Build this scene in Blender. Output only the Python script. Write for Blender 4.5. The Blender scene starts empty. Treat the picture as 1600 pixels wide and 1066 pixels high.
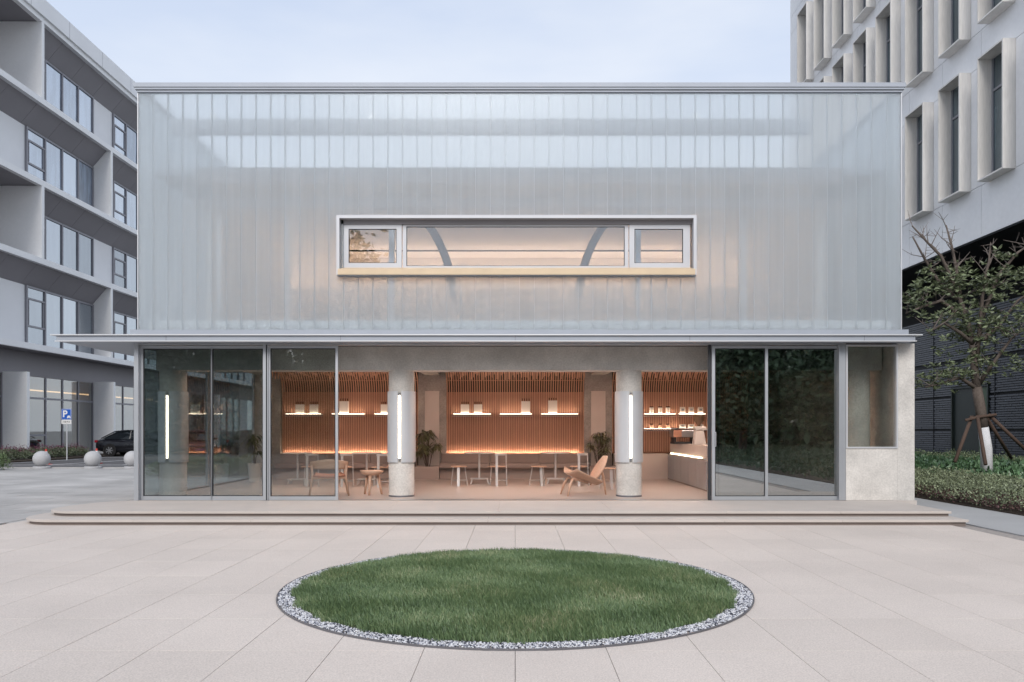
import bpy, math, random
import numpy as np
from mathutils import Vector, Matrix
R = math.radians
sc = bpy.context.scene
col = sc.collection
random.seed(7); rng = np.random.default_rng(7)

# ------------------------------------------------------------------ camera
F = 1208.0; D = 14.05; EYE = 1.28; GZ = -0.17
cam_d = bpy.data.cameras.new('camera'); cam = bpy.data.objects.new('camera', cam_d); col.objects.link(cam)
cam.location = (0, -D, EYE); cam.rotation_euler = (R(90), 0, 0)
cam_d.sensor_width = 36; cam_d.lens = 36 * F / 1600
cam_d.shift_x = -5 / 1600; cam_d.shift_y = 139 / 1600
cam_d.clip_start = 0.1; cam_d.clip_end = 1500
sc.camera = cam
# ------------------------------------------------------------------ world
SUN_EL, SUN_AZ = 36, 184
w = bpy.data.worlds.new('World'); sc.world = w; w.use_nodes = True
nt = w.node_tree; nt.nodes.clear()
def wn(t, **k):
    n = nt.nodes.new(t)
    for a, b in k.items(): setattr(n, a, b)
    return n
out = wn('ShaderNodeOutputWorld'); bg = wn('ShaderNodeBackground'); nt.links.new(bg.outputs[0], out.inputs[0])
sky = wn('ShaderNodeTexSky', sky_type='NISHITA', sun_disc=False, sun_elevation=R(SUN_EL), sun_rotation=R(SUN_AZ), air_density=1.0, dust_density=2.0, ozone_density=1.5)
tc = wn('ShaderNodeTexCoord'); mp = wn('ShaderNodeMapping'); mp.inputs['Scale'].default_value = (1.0, 1.0, 3.2); mp.inputs['Rotation'].default_value = (0, 0, .5)
nz = wn('ShaderNodeTexNoise'); nz.inputs['Scale'].default_value = 1.7; nz.inputs['Detail'].default_value = 5; nz.inputs['Roughness'].default_value = .5
rp = wn('ShaderNodeValToRGB'); rp.color_ramp.elements[0].position = .38; rp.color_ramp.elements[1].position = .64
rp.color_ramp.elements[0].color = (4.6, 5.4, 7.0, 1); rp.color_ramp.elements[1].color = (6.9, 7.2, 7.8, 1)
mx = wn('ShaderNodeMix', data_type='RGBA'); mx.inputs[0].default_value = .86
nt.links.new(tc.outputs['Generated'], mp.inputs[0]); nt.links.new(mp.outputs[0], nz.inputs['Vector']); nt.links.new(nz.outputs[0], rp.inputs[0])
sep = wn('ShaderNodeSeparateXYZ'); nt.links.new(tc.outputs['Generated'], sep.inputs[0])
hr = wn('ShaderNodeMapRange'); hr.inputs[1].default_value = .0; hr.inputs[2].default_value = .62; hr.inputs[3].default_value = .85; hr.inputs[4].default_value = 0; nt.links.new(sep.outputs[2], hr.inputs[0])
hm = wn('ShaderNodeMix', data_type='RGBA'); hm.inputs[7].default_value = (7.3, 7.7, 8.2, 1); nt.links.new(hr.outputs[0], hm.inputs[0]); nt.links.new(rp.outputs[0], hm.inputs[6])
nt.links.new(sky.outputs[0], mx.inputs[6]); nt.links.new(hm.outputs[2], mx.inputs[7]); nt.links.new(mx.outputs[2], bg.inputs[0])
bg.inputs[1].default_value = 0.1
# ------------------------------------------------------------------ sun
sl = bpy.data.lights.new('sun', 'SUN'); sl.energy = 1.7; sl.angle = R(28); sl.color = (1.0, .95, .9)
so = bpy.data.objects.new('sun', sl); col.objects.link(so); so.location = (0, -20, 30)
so.rotation_euler = (R(90 - SUN_EL), 0, R(180 - SUN_AZ))
# ------------------------------------------------------------------ exposure, render
sc.view_settings.view_transform = 'Standard'; sc.view_settings.look = 'None'; sc.view_settings.exposure = 0.45; sc.view_settings.gamma = 1
sc.render.engine = 'CYCLES'
cy = sc.cycles; cy.use_denoising = True; cy.max_bounces = 12; cy.transmission_bounces = 12; cy.transparent_max_bounces = 24; cy.diffuse_bounces = 4; cy.glossy_bounces = 5
cy.sample_clamp_indirect = 6; cy.caustics_reflective = False; cy.caustics_refractive = True; cy.blur_glossy = .6

# ================================================================== helpers
def P(px, py, Y):
    s = F / (D + Y); return ((px - 805) / s, EYE - (py - 672) / s)
def X(px, Y): return (px - 805) * (D + Y) / F
def Z(py, Y): return EYE - (py - 672) * (D + Y) / F

MATS = {}
def mat(name, c, rough=.6, metal=0, n1=0, s1=5, n2=0, s2=60, bump=0, bs=60, spec=None, island=0, emit=None, es=0, stretch=None, bdist=.01, coat=0):
    """procedural material: colour modulated by a large and a fine noise, per-object and per-island variation, fine bump"""
    m = bpy.data.materials.new(name); m.use_nodes = True; t = m.node_tree; N = t.nodes; L = t.links
    b = N['Principled BSDF']; b.inputs['Roughness'].default_value = rough; b.inputs['Metallic'].default_value = metal
    if spec is not None: b.inputs['Specular IOR Level'].default_value = spec
    if coat: b.inputs['Coat Weight'].default_value = coat; b.inputs['Coat Roughness'].default_value = .03
    geo = N.new('ShaderNodeNewGeometry'); vec = geo.outputs['Position']
    if stretch:
        mpp = N.new('ShaderNodeMapping'); mpp.inputs['Scale'].default_value = stretch; L.new(vec, mpp.inputs[0]); vec = mpp.outputs[0]
    val = None
    def add(sock, amt):
        nonlocal val
        mr = N.new('ShaderNodeMapRange'); mr.inputs[1].default_value = .25 if amt[1] else 0; mr.inputs[2].default_value = .75 if amt[1] else 1
        mr.inputs[3].default_value = 1 - amt[0]; mr.inputs[4].default_value = 1 + amt[0]; L.new(sock, mr.inputs[0])
        if val is None: val = mr.outputs[0]
        else:
            mu = N.new('ShaderNodeMath'); mu.operation = 'MULTIPLY'; L.new(val, mu.inputs[0]); L.new(mr.outputs[0], mu.inputs[1]); val = mu.outputs[0]
    if n1:
        a = N.new('ShaderNodeTexNoise'); a.inputs['Scale'].default_value = s1; a.inputs['Detail'].default_value = 6; a.inputs['Roughness'].default_value = .6; L.new(vec, a.inputs['Vector']); add(a.outputs[0], (n1, 1))
    if n2:
        a = N.new('ShaderNodeTexNoise'); a.inputs['Scale'].default_value = s2; a.inputs['Detail'].default_value = 3; L.new(vec, a.inputs['Vector']); add(a.outputs[0], (n2, 1))
    if island:
        add(geo.outputs['Random Per Island'], (island, 0))
        oi = N.new('ShaderNodeObjectInfo'); add(oi.outputs['Random'], (island * .7, 0))
    if val is not None:
        hs = N.new('ShaderNodeHueSaturation'); hs.inputs['Color'].default_value = (*c, 1); L.new(val, hs.inputs['Value']); L.new(hs.outputs[0], b.inputs['Base Color'])
    else: b.inputs['Base Color'].default_value = (*c, 1)
    if bump:
        a = N.new('ShaderNodeTexNoise'); a.inputs['Scale'].default_value = bs; a.inputs['Detail'].default_value = 4; L.new(vec, a.inputs['Vector'])
        bp = N.new('ShaderNodeBump'); bp.inputs['Strength'].default_value = bump; bp.inputs['Distance'].default_value = bdist; L.new(a.outputs[0], bp.inputs['Height']); L.new(bp.outputs[0], b.inputs['Normal'])
    if emit: b.inputs['Emission Color'].default_value = (*emit, 1); b.inputs['Emission Strength'].default_value = es
    MATS[name] = m; return m

def thin_glass(name, tint, refl, refl_max=1.0, rough=0.0, rc=(1, 1, 1)):
    m = bpy.data.materials.new(name); m.use_nodes = True; t = m.node_tree; N = t.nodes; L = t.links; N.clear()
    o = N.new('ShaderNodeOutputMaterial'); mixn = N.new('ShaderNodeMixShader'); tr = N.new('ShaderNodeBsdfTransparent'); gl = N.new('ShaderNodeBsdfGlossy')
    tr.inputs[0].default_value = (*tint, 1); gl.inputs['Roughness'].default_value = rough; gl.inputs['Color'].default_value = (*rc, 1)
    lw = N.new('ShaderNodeLayerWeight'); lw.inputs[0].default_value = .5
    pw = N.new('ShaderNodeMath'); pw.operation = 'POWER'; pw.inputs[1].default_value = 3.5; L.new(lw.outputs['Facing'], pw.inputs[0])
    mr = N.new('ShaderNodeMapRange'); mr.inputs[3].default_value = refl; mr.inputs[4].default_value = refl_max
    L.new(pw.outputs[0], mr.inputs[0]); L.new(mr.outputs[0], mixn.inputs[0]); L.new(tr.outputs[0], mixn.inputs[1]); L.new(gl.outputs[0], mixn.inputs[2]); L.new(mixn.outputs[0], o.inputs[0])
    MATS[name] = m; return m

def channel_glass(name, c, rough, diff, transl, tint, ior=1.4):
    m = bpy.data.materials.new(name); m.use_nodes = True; t = m.node_tree; N = t.nodes; L = t.links; N.clear()
    o = N.new('ShaderNodeOutputMaterial')
    g = N.new('ShaderNodeBsdfGlass'); g.inputs['Roughness'].default_value = rough; g.inputs['IOR'].default_value = ior; g.inputs['Color'].default_value = (*tint, 1)
    d = N.new('ShaderNodeBsdfDiffuse'); d.inputs[0].default_value = (*c, 1)
    tl = N.new('ShaderNodeBsdfTranslucent'); tl.inputs[0].default_value = (*c, 1)
    m1 = N.new('ShaderNodeMixShader'); m1.inputs[0].default_value = transl / (diff + transl); L.new(d.outputs[0], m1.inputs[1]); L.new(tl.outputs[0], m1.inputs[2])
    m2 = N.new('ShaderNodeMixShader'); m2.inputs[0].default_value = diff + transl; L.new(g.outputs[0], m2.inputs[1]); L.new(m1.outputs[0], m2.inputs[2])
    # slight plank to plank difference and cloudy streaks running down the glass
    geo = N.new('ShaderNodeNewGeometry'); mpp = N.new('ShaderNodeMapping'); mpp.inputs['Scale'].default_value = (9, 9, .35); L.new(geo.outputs['Position'], mpp.inputs[0])
    nzz = N.new('ShaderNodeTexNoise'); nzz.inputs['Scale'].default_value = 1.2; nzz.inputs['Detail'].default_value = 3; L.new(mpp.outputs[0], nzz.inputs['Vector'])
    oi = N.new('ShaderNodeObjectInfo'); ad = N.new('ShaderNodeMath'); ad.operation = 'MULTIPLY_ADD'; ad.inputs[1].default_value = .03; L.new(oi.outputs['Random'], ad.inputs[0])
    mr = N.new('ShaderNodeMapRange'); mr.inputs[1].default_value = .3; mr.inputs[2].default_value = .7; mr.inputs[3].default_value = diff + transl - .025; mr.inputs[4].default_value = diff + transl + .015; L.new(nzz.outputs[0], mr.inputs[0])
    L.new(mr.outputs[0], ad.inputs[2]); L.new(ad.outputs[0], m2.inputs[0])
    L.new(m2.outputs[0], o.inputs[0]); MATS[name] = m; return m

def emis(name, c, s):
    m = bpy.data.materials.new(name); m.use_nodes = True; t = m.node_tree; t.nodes.clear()
    o = t.nodes.new('ShaderNodeOutputMaterial'); e = t.nodes.new('ShaderNodeEmission'); e.inputs[0].default_value = (*c, 1); e.inputs[1].default_value = s
    t.links.new(e.outputs[0], o.inputs[0]); MATS[name] = m; return m

class MB:
    def __init__(s): s.v = []; s.f = []
    def box(s, x0, x1, y0, y1, z0, z1):
        n = len(s.v)
        s.v += [(x0, y0, z0), (x1, y0, z0), (x1, y1, z0), (x0, y1, z0), (x0, y0, z1), (x1, y0, z1), (x1, y1, z1), (x0, y1, z1)]
        s.f += [tuple(n + i for i in q) for q in ((0, 3, 2, 1), (4, 5, 6, 7), (0, 1, 5, 4), (1, 2, 6, 5), (2, 3, 7, 6), (3, 0, 4, 7))]; return s
    def hexa(s, pts):
        n = len(s.v); s.v += [tuple(p) for p in pts]
        s.f += [tuple(n + i for i in q) for q in ((0, 3, 2, 1), (4, 5, 6, 7), (0, 1, 5, 4), (1, 2, 6, 5), (2, 3, 7, 6), (3, 0, 4, 7))]; return s
    def prism(s, poly, z0, z1, axis='z'):
        n = len(s.v); k = len(poly)
        def q(a, b, h): return (a, b, h) if axis == 'z' else ((a, h, b) if axis == 'y' else (h, a, b))
        s.v += [q(a, b, z0) for a, b in poly] + [q(a, b, z1) for a, b in poly]
        s.f.append(tuple(n + i for i in reversed(range(k)))); s.f.append(tuple(n + k + i for i in range(k)))
        s.f += [(n + i, n + (i + 1) % k, n + k + (i + 1) % k, n + k + i) for i in range(k)]; return s
    def lathe(s, prof, n=20, cx=0, cy=0, cap=True):
        b = len(s.v)
        for r, z in prof:
            for i in range(n):
                a = 2 * math.pi * i / n; s.v.append((cx + r * math.cos(a), cy + r * math.sin(a), z))
        for j in range(len(prof) - 1):
            for i in range(n):
                k = (i + 1) % n; s.f.append((b + j * n + i, b + j * n + k, b + (j + 1) * n + k, b + (j + 1) * n + i))
        if cap:
            s.f.append(tuple(b + i for i in reversed(range(n)))); e = b + (len(prof) - 1) * n; s.f.append(tuple(e + i for i in range(n)))
        return s
    def tube(s, pts, rad, n=8, flat=None):
        pts = [Vector(p) for p in pts]
        if not isinstance(rad, (list, tuple)): rad = [rad] * len(pts)
        b = len(s.v); up = Vector((0, 0, 1)); a0 = None
        for i, p in enumerate(pts):
            d = (pts[min(i + 1, len(pts) - 1)] - pts[max(i - 1, 0)])
            d = d.normalized() if d.length > 1e-9 else Vector((0, 0, 1))
            if a0 is None: a0 = d.orthogonal().normalized() if abs(d.z) > .9 else d.cross(up).normalized()
            a1 = (a0 - d * a0.dot(d)); a1 = a1.normalized() if a1.length > 1e-6 else d.orthogonal().normalized(); a0 = a1; a2 = d.cross(a1)
            for k in range(n):
                t = 2 * math.pi * (k + .5) / n; q = p + (a1 * math.cos(t) + a2 * math.sin(t)) * rad[i]; s.v.append(tuple(q))
        for j in range(len(pts) - 1):
            for i in range(n):
                k = (i + 1) % n; s.f.append((b + j * n + i, b + j * n + k, b + (j + 1) * n + k, b + (j + 1) * n + i))
        s.f.append(tuple(b + i for i in reversed(range(n)))); e = b + (len(pts) - 1) * n; s.f.append(tuple(e + i for i in range(n))); return s
    def sheet(s, fn, nu, nv):
        b = len(s.v)
        for i in range(nu + 1):
            for j in range(nv + 1): s.v.append(tuple(fn(i / nu, j / nv)))
        for i in range(nu):
            for j in range(nv): a = b + i * (nv + 1) + j; s.f.append((a, a + nv + 1, a + nv + 2, a + 1))
        return s
    def build(s, name, m, parent=None, smooth=False, world=True, bevel=0, solid=0, sub=0):
        me = bpy.data.meshes.new(name)
        off = Vector((0, 0, 0))
        if parent is not None and world:
            q = parent
            while q is not None: off += q.location; q = q.parent
        me.from_pydata([(a - off.x, b - off.y, c - off.z) for a, b, c in s.v], [], s.f)
        me.materials.append(MATS[m] if isinstance(m, str) else m)
        if smooth: me.shade_smooth()
        o = bpy.data.objects.new(name, me); col.objects.link(o)
        if parent is not None: o.parent = parent
        if solid: md = o.modifiers.new('t', 'SOLIDIFY'); md.thickness = solid; md.offset = 0
        if sub: md = o.modifiers.new('s', 'SUBSURF'); md.levels = sub; md.render_levels = sub
        if bevel:
            md = o.modifiers.new('b', 'BEVEL'); md.width = bevel; md.segments = 2; md.limit_method = 'ANGLE'
        return o

def np_mesh(name, V, Q, m, parent=None, smooth=False):
    """V (n,3), Q (k,4) or (k,3) arrays"""
    me = bpy.data.meshes.new(name); V = np.asarray(V, np.float32)
    if parent is not None: V = V - np.array(parent.location, np.float32)
    Q = np.asarray(Q, np.int32); k = Q.shape[1]
    me.vertices.add(len(V)); me.vertices.foreach_set('co', V.ravel())
    me.loops.add(Q.size); me.loops.foreach_set('vertex_index', Q.ravel())
    me.polygons.add(len(Q)); me.polygons.foreach_set('loop_start', np.arange(0, Q.size, k, dtype=np.int32)); me.polygons.foreach_set('loop_total', np.full(len(Q), k, np.int32))
    me.update(calc_edges=True); me.validate(); me.materials.append(MATS[m])
    if smooth: me.shade_smooth()
    o = bpy.data.objects.new(name, me); col.objects.link(o)
    if parent is not None: o.parent = parent
    return o

def tag(o, label=None, cat=None, group=None, kind=None):
    if label: o['label'] = label
    if cat: o['category'] = cat
    if group: o['group'] = group
    if kind: o['kind'] = kind
    return o
def thing(name, loc, label, cat, group=None, rz=0):
    o = bpy.data.objects.new(name, None); col.objects.link(o); o.location = loc; o.rotation_euler = (0, 0, rz); o.empty_display_size = .2
    return tag(o, label, cat, group)
def share(name, src, parent, loc=(0, 0, 0), rz=0):
    o = bpy.data.objects.new(name, src.data); col.objects.link(o); o.parent = parent; o.location = loc; o.rotation_euler = (0, 0, rz)
    for md in src.modifiers:
        n = o.modifiers.new(md.name, md.type)
        for a in ('width', 'segments', 'limit_method', 'thickness', 'offset', 'levels', 'render_levels'):
            if hasattr(md, a):
                try: setattr(n, a, getattr(md, a))
                except Exception: pass
    return o
def copy_tree(o, parent=None, loc=None, rz=None, label=None):
    c = o.copy(); col.objects.link(c)
    if parent is not None: c.parent = parent
    if loc is not None: c.location = loc
    if rz is not None: c.rotation_euler = (0, 0, rz)
    if label: c['label'] = label
    for ch in list(o.children): copy_tree(ch, c)
    return c
def leaves_np(C, L, W, up=.4, droop=.3, r=rng, norm=None):
    """folded leaf shapes (2 quads) at centres C with lengths L, widths W, random directions"""
    n = len(C); th = r.uniform(0, 2 * np.pi, n); el = r.normal(up, .5, n)
    d = np.stack([np.cos(th) * np.cos(el), np.sin(th) * np.cos(el), np.sin(el)], 1)
    if norm is not None: d = norm
    sd = np.cross(d, r.normal(0, 1, (n, 3))); sd /= np.linalg.norm(sd, axis=1)[:, None] + 1e-9
    nn = np.cross(d, sd); L = L[:, None]; W = W[:, None]
    p0 = C; p1 = C + d * L * .5 + sd * W * .5 + nn * W * .12; p2 = C + d * L - nn * L * .1 * droop; p3 = C + d * L * .5 - sd * W * .5 + nn * W * .12; pm = C + d * L * .5 - nn * W * .05
    V = np.stack([p0, p1, p2, p3, pm], 1).reshape(-1, 3); b = np.arange(n)[:, None] * 5
    Q = np.concatenate([b + np.array([[0, 1, 2, 4]]), b + np.array([[0, 4, 2, 3]])])
    return V, Q

# ================================================================== materials
mat('tile', (.61, .545, .495), .75, n1=.07, s1=.8, n2=.2, s2=95, bump=.12, bs=160, island=.05, bdist=.004)
mat('joint', (.33, .30, .28), .9, n2=.2, s2=20)
mat('grey_paving', (.40, .39, .38), .6, n1=.26, s1=.7, n2=.08, s2=60, island=.08, bump=.1, bs=90)
mat('path', (.40, .405, .41), .7, n1=.10, s1=.9, n2=.06, s2=90, bump=.08, bs=90)
mat('asphalt', (.095, .095, .10), .85, n1=.2, s1=.8, n2=.3, s2=80, bump=.2, bs=120)
mat('road_paint', (.55, .55, .56), .7, n1=.4, s1=8)
mat('kerb', (.38, .37, .36), .8, n1=.1, s1=4, n2=.1, s2=60)
mat('soil', (.05, .035, .025), .95, n1=.3, s1=10, bump=.5, bs=30)
mat('earth_grey', (.26, .26, .25), .9, n1=.12, s1=.3)
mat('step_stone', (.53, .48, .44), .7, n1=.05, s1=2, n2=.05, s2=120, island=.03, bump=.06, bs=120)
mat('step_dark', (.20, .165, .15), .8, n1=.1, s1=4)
mat('floor', (.46, .40, .365), .35, n1=.05, s1=1, n2=.03, s2=50)
mat('steel_edge', (.22, .22, .24), .45, metal=.8)
mat('aluminium', (.50, .52, .55), .42, metal=.75, n1=.05, s1=3)
mat('aluminium_white', (.62, .63, .65), .4, metal=.35, n1=.04, s1=2)
mat('roof_metal', (.36, .39, .44), .6, metal=.3, n1=.05, s1=1.5)
mat('joint_strip', (.62, .66, .70), .5)
mat('furniture_metal', (.58, .57, .57), .4, metal=.4)
mat('sill_wood', (.64, .50, .34), .5, n1=.06, s1=4)
mat('window_metal', (.50, .51, .54), .5, metal=.3, n1=.04, s1=2)
mat('gasket', (.02, .022, .027), .6)
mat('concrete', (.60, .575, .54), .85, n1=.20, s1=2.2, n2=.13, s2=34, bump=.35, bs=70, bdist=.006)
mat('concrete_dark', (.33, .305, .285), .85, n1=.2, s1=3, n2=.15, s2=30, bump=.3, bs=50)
mat('plaster', (.60, .53, .49), .8, n1=.05, s1=2)
mat('wood', (.55, .315, .215), .55, n1=.12, s1=4, n2=.12, s2=30, stretch=(8, 8, .8), island=.10)
mat('wood_panel', (.36, .18, .12), .6, n1=.15, s1=5, stretch=(8, 8, .7))
mat('oak', (.52, .33, .235), .5, n1=.14, s1=8, n2=.08, s2=40, stretch=(1, 5, 5))
mat('leather', (.36, .15, .09), .55)
mat('bench', (.36, .30, .275), .75, n1=.04, s1=3)
mat('cushion', (.30, .245, .225), .85, n1=.05, s1=4, bump=.1, bs=90)
mat('dark_void', (.015, .013, .012), .9)
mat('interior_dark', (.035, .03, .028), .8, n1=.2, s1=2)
mat('white_wall', (.70, .69, .68), .7, n1=.03, s1=1)
mat('warm_wall', (.74, .71, .68), .7)
mat('paper', (.80, .76, .70), .7)
mat('bottle', (.06, .03, .02), .2)
mat('office_white', (.90, .91, .92), .55, n1=.04, s1=.6, n2=.02, s2=10, island=.02)
mat('office_white2', (.86, .87, .89), .55, n1=.05, s1=.5, island=.02)
mat('office_soffit', (.29, .28, .30), .6, n1=.06, s1=.5, island=.03)
mat('office_frame', (.30, .30, .33), .5, metal=.3)
mat('curtain', (.40, .42, .42), .9, n1=.25, s1=6, stretch=(1, 3, .2))
mat('room_beige', (.30, .24, .19), .9, n1=.2, s1=1)
mat('clad_white', (.86, .86, .87), .5, n1=.04, s1=.7, n2=.03, s2=8, island=.03)
mat('clad_cream', (.76, .735, .70), .65, n1=.13, s1=1.3, n2=.07, s2=14, stretch=(2, 2, .25))
mat('clad_reveal', (.52, .50, .47), .65, n1=.06, s1=1.5, stretch=(1, 1, .3))
mat('black_tile', (.055, .062, .082), .38, n1=.15, s1=.6, n2=.15, s2=20, island=.14)
mat('black_back', (.008, .009, .012), .7)
mat('door_green', (.012, .02, .018), .5, n1=.2, s1=2)
mat('bark', (.13, .105, .09), .9, n1=.25, s1=6, n2=.3, s2=40, bump=.6, bs=40, stretch=(2, 2, .5), bdist=.01)
mat('twig', (.20, .17, .155), .9, n1=.2, s1=10)
mat('limewash', (.72, .73, .76), .9, n1=.06, s1=12, n2=.15, s2=40)
mat('stake', (.10, .065, .05), .85, n1=.2, s1=8, bump=.3, bs=40)
mat('leaf', (.22, .27, .15), .45, n1=.3, s1=1.6, island=.45)
mat('leaf_light', (.12, .17, .075), .5, n1=.2, s1=1.5, island=.35)
mat('leaf_dark', (.095, .15, .085), .5, n1=.3, s1=1, island=.4)
mat('leaf_red', (.16, .085, .08), .6, n1=.3, s1=3, island=.45)
mat('leaf_shrub', (.17, .20, .12), .55, n1=.3, s1=1.8, island=.5)
mat('leaf_broad', (.12, .22, .11), .4, n1=.25, s1=4, island=.3)
mat('house_leaf', (.17, .18, .10), .45, island=.45)
mat('petal', (.20, .06, .10), .6, island=.3)
mat('granite', (.42, .42, .43), .75, n1=.08, s1=3, n2=.2, s2=90, bump=.12, bs=90)
mat('car_black', (.010, .011, .016), .18, coat=1.0, spec=.6)
mat('car_maroon', (.10, .018, .03), .2, coat=1.0)
mat('car_blue', (.02, .03, .06), .2, coat=1.0)
mat('car_glass', (.012, .016, .02), .04, spec=1.0)
mat('tyre', (.012, .012, .013), .8)
mat('rim', (.5, .51, .54), .3, metal=.8)
mat('tail_red', (.35, .01, .02), .25)
mat('lamp_clear', (.7, .72, .75), .15)
mat('plate_blue', (.03, .05, .25), .5)
mat('cone_red', (.55, .05, .03), .5)
mat('white_paint', (.78, .78, .78), .5)
mat('sign_blue', (.01, .10, .48), .35)
mat('black_print', (.02, .02, .02), .6)
mat('machine_white', (.62, .60, .58), .3)
mat('machine_grey', (.35, .36, .38), .3, metal=.7)
mat('smoked', (.16, .10, .06), .1)
mat('hedge_core', (.06, .085, .055), .95)
mat('lawn_soil', (.04, .05, .025), .95, n1=.3, s1=8)
emis('led', (1.0, .80, .55), 9.0)
emis('tube', (1.0, .86, .66), 7.0)
emis('led_strong', (1.0, .74, .54), 48.0)
emis('led_shelf', (1.0, .76, .56), 15.0)
emis('led_office', (1.0, .55, .25), 3.0)
emis('cafe_fill', (1.0, .77, .64), 52.0)
emis('cove', (1.0, .62, .39), 31.0)
thin_glass('door_glass', (.84, .86, .85), .075)
thin_glass('door_glass_dark', (.42, .48, .475), .36)
thin_glass('door_glass_left', (.72, .76, .76), .12)
thin_glass('side_glass', (.80, .84, .84), .08)
thin_glass('upper_pane', (.82, .86, .90), .14)
thin_glass('shop_pane', (.55, .60, .62), .25)
thin_glass('display_glass', (.75, .8, .8), .12)
channel_glass('u_glass', (.89, .94, .985), .16, .20, .20, (.96, .99, 1.0))

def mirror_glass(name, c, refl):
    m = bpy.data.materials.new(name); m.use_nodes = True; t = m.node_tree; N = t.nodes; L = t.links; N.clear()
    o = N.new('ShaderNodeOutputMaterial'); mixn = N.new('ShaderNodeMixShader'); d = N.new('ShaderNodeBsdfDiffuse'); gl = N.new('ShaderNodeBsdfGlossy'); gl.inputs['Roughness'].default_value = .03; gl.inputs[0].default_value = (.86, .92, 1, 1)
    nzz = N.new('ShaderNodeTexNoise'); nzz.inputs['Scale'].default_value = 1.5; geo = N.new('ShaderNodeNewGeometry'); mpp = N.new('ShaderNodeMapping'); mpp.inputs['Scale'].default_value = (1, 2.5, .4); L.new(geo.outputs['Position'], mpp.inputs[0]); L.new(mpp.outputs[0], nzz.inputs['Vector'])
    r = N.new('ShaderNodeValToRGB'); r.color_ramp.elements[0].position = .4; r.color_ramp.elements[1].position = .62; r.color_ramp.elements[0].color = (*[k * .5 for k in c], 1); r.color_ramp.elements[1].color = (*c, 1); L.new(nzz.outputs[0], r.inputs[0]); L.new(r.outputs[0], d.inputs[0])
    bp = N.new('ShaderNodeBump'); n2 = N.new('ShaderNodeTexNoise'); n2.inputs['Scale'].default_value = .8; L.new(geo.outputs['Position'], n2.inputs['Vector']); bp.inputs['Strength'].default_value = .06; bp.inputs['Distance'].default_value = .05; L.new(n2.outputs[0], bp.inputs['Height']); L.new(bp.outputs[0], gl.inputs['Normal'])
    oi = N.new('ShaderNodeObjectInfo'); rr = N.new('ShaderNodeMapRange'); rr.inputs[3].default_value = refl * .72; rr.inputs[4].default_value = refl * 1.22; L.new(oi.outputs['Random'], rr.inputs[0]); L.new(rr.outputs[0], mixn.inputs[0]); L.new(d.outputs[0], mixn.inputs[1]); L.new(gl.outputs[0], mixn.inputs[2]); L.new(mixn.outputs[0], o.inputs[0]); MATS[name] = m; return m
mirror_glass('office_glass', (.14, .165, .18), .5)
mirror_glass('painted_sky_glass', (.30, .37, .47), .5)  # pale blue of reflected sky put into the diffuse colour
mirror_glass('tower_glass', (.07, .11, .12), .26)
def grass_material():
    m = bpy.data.materials.new('grass'); m.use_nodes = True; t = m.node_tree; N = t.nodes; L = t.links; b = N['Principled BSDF']; b.inputs['Roughness'].default_value = .5
    geo = N.new('ShaderNodeNewGeometry'); nz = N.new('ShaderNodeTexNoise'); nz.inputs['Scale'].default_value = 1.6; nz.inputs['Detail'].default_value = 5; L.new(geo.outputs['Position'], nz.inputs['Vector'])
    ad = N.new('ShaderNodeMath'); ad.operation = 'MULTIPLY_ADD'; ad.inputs[1].default_value = .62; L.new(geo.outputs['Random Per Island'], ad.inputs[0])
    sb = N.new('ShaderNodeMath'); sb.operation = 'SUBTRACT'; sb.inputs[1].default_value = .28; L.new(nz.outputs[0], sb.inputs[0]); L.new(sb.outputs[0], ad.inputs[2])
    r = N.new('ShaderNodeValToRGB'); e = r.color_ramp.elements; e[0].position = .1; e[0].color = (.07, .115, .055, 1); e[1].position = .95; e[1].color = (.38, .39, .24, 1)
    x = e.new(.5); x.color = (.125, .20, .09, 1); x = e.new(.8); x.color = (.21, .28, .13, 1)
    L.new(ad.outputs[0], r.inputs[0]); L.new(r.outputs[0], b.inputs['Base Color']); MATS['grass'] = m
grass_material()
def pebble_material():
    m = bpy.data.materials.new('pebble'); m.use_nodes = True; t = m.node_tree; N = t.nodes; L = t.links; b = N['Principled BSDF']; b.inputs['Roughness'].default_value = .6
    geo = N.new('ShaderNodeNewGeometry'); r = N.new('ShaderNodeValToRGB'); r.color_ramp.interpolation = 'CONSTANT'; e = r.color_ramp.elements
    e[0].position = 0; e[0].color = (.05, .055, .075, 1); e[1].position = .24; e[1].color = (.20, .21, .26, 1)
    for p, c in ((.36, (.45, .46, .50)), (.52, (.70, .70, .72)), (.8, (.60, .61, .64))): x = e.new(p); x.color = (*c, 1)
    L.new(geo.outputs['Random Per Island'], r.inputs[0]); L.new(r.outputs[0], b.inputs['Base Color']); MATS['pebble'] = m
pebble_material()

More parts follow.
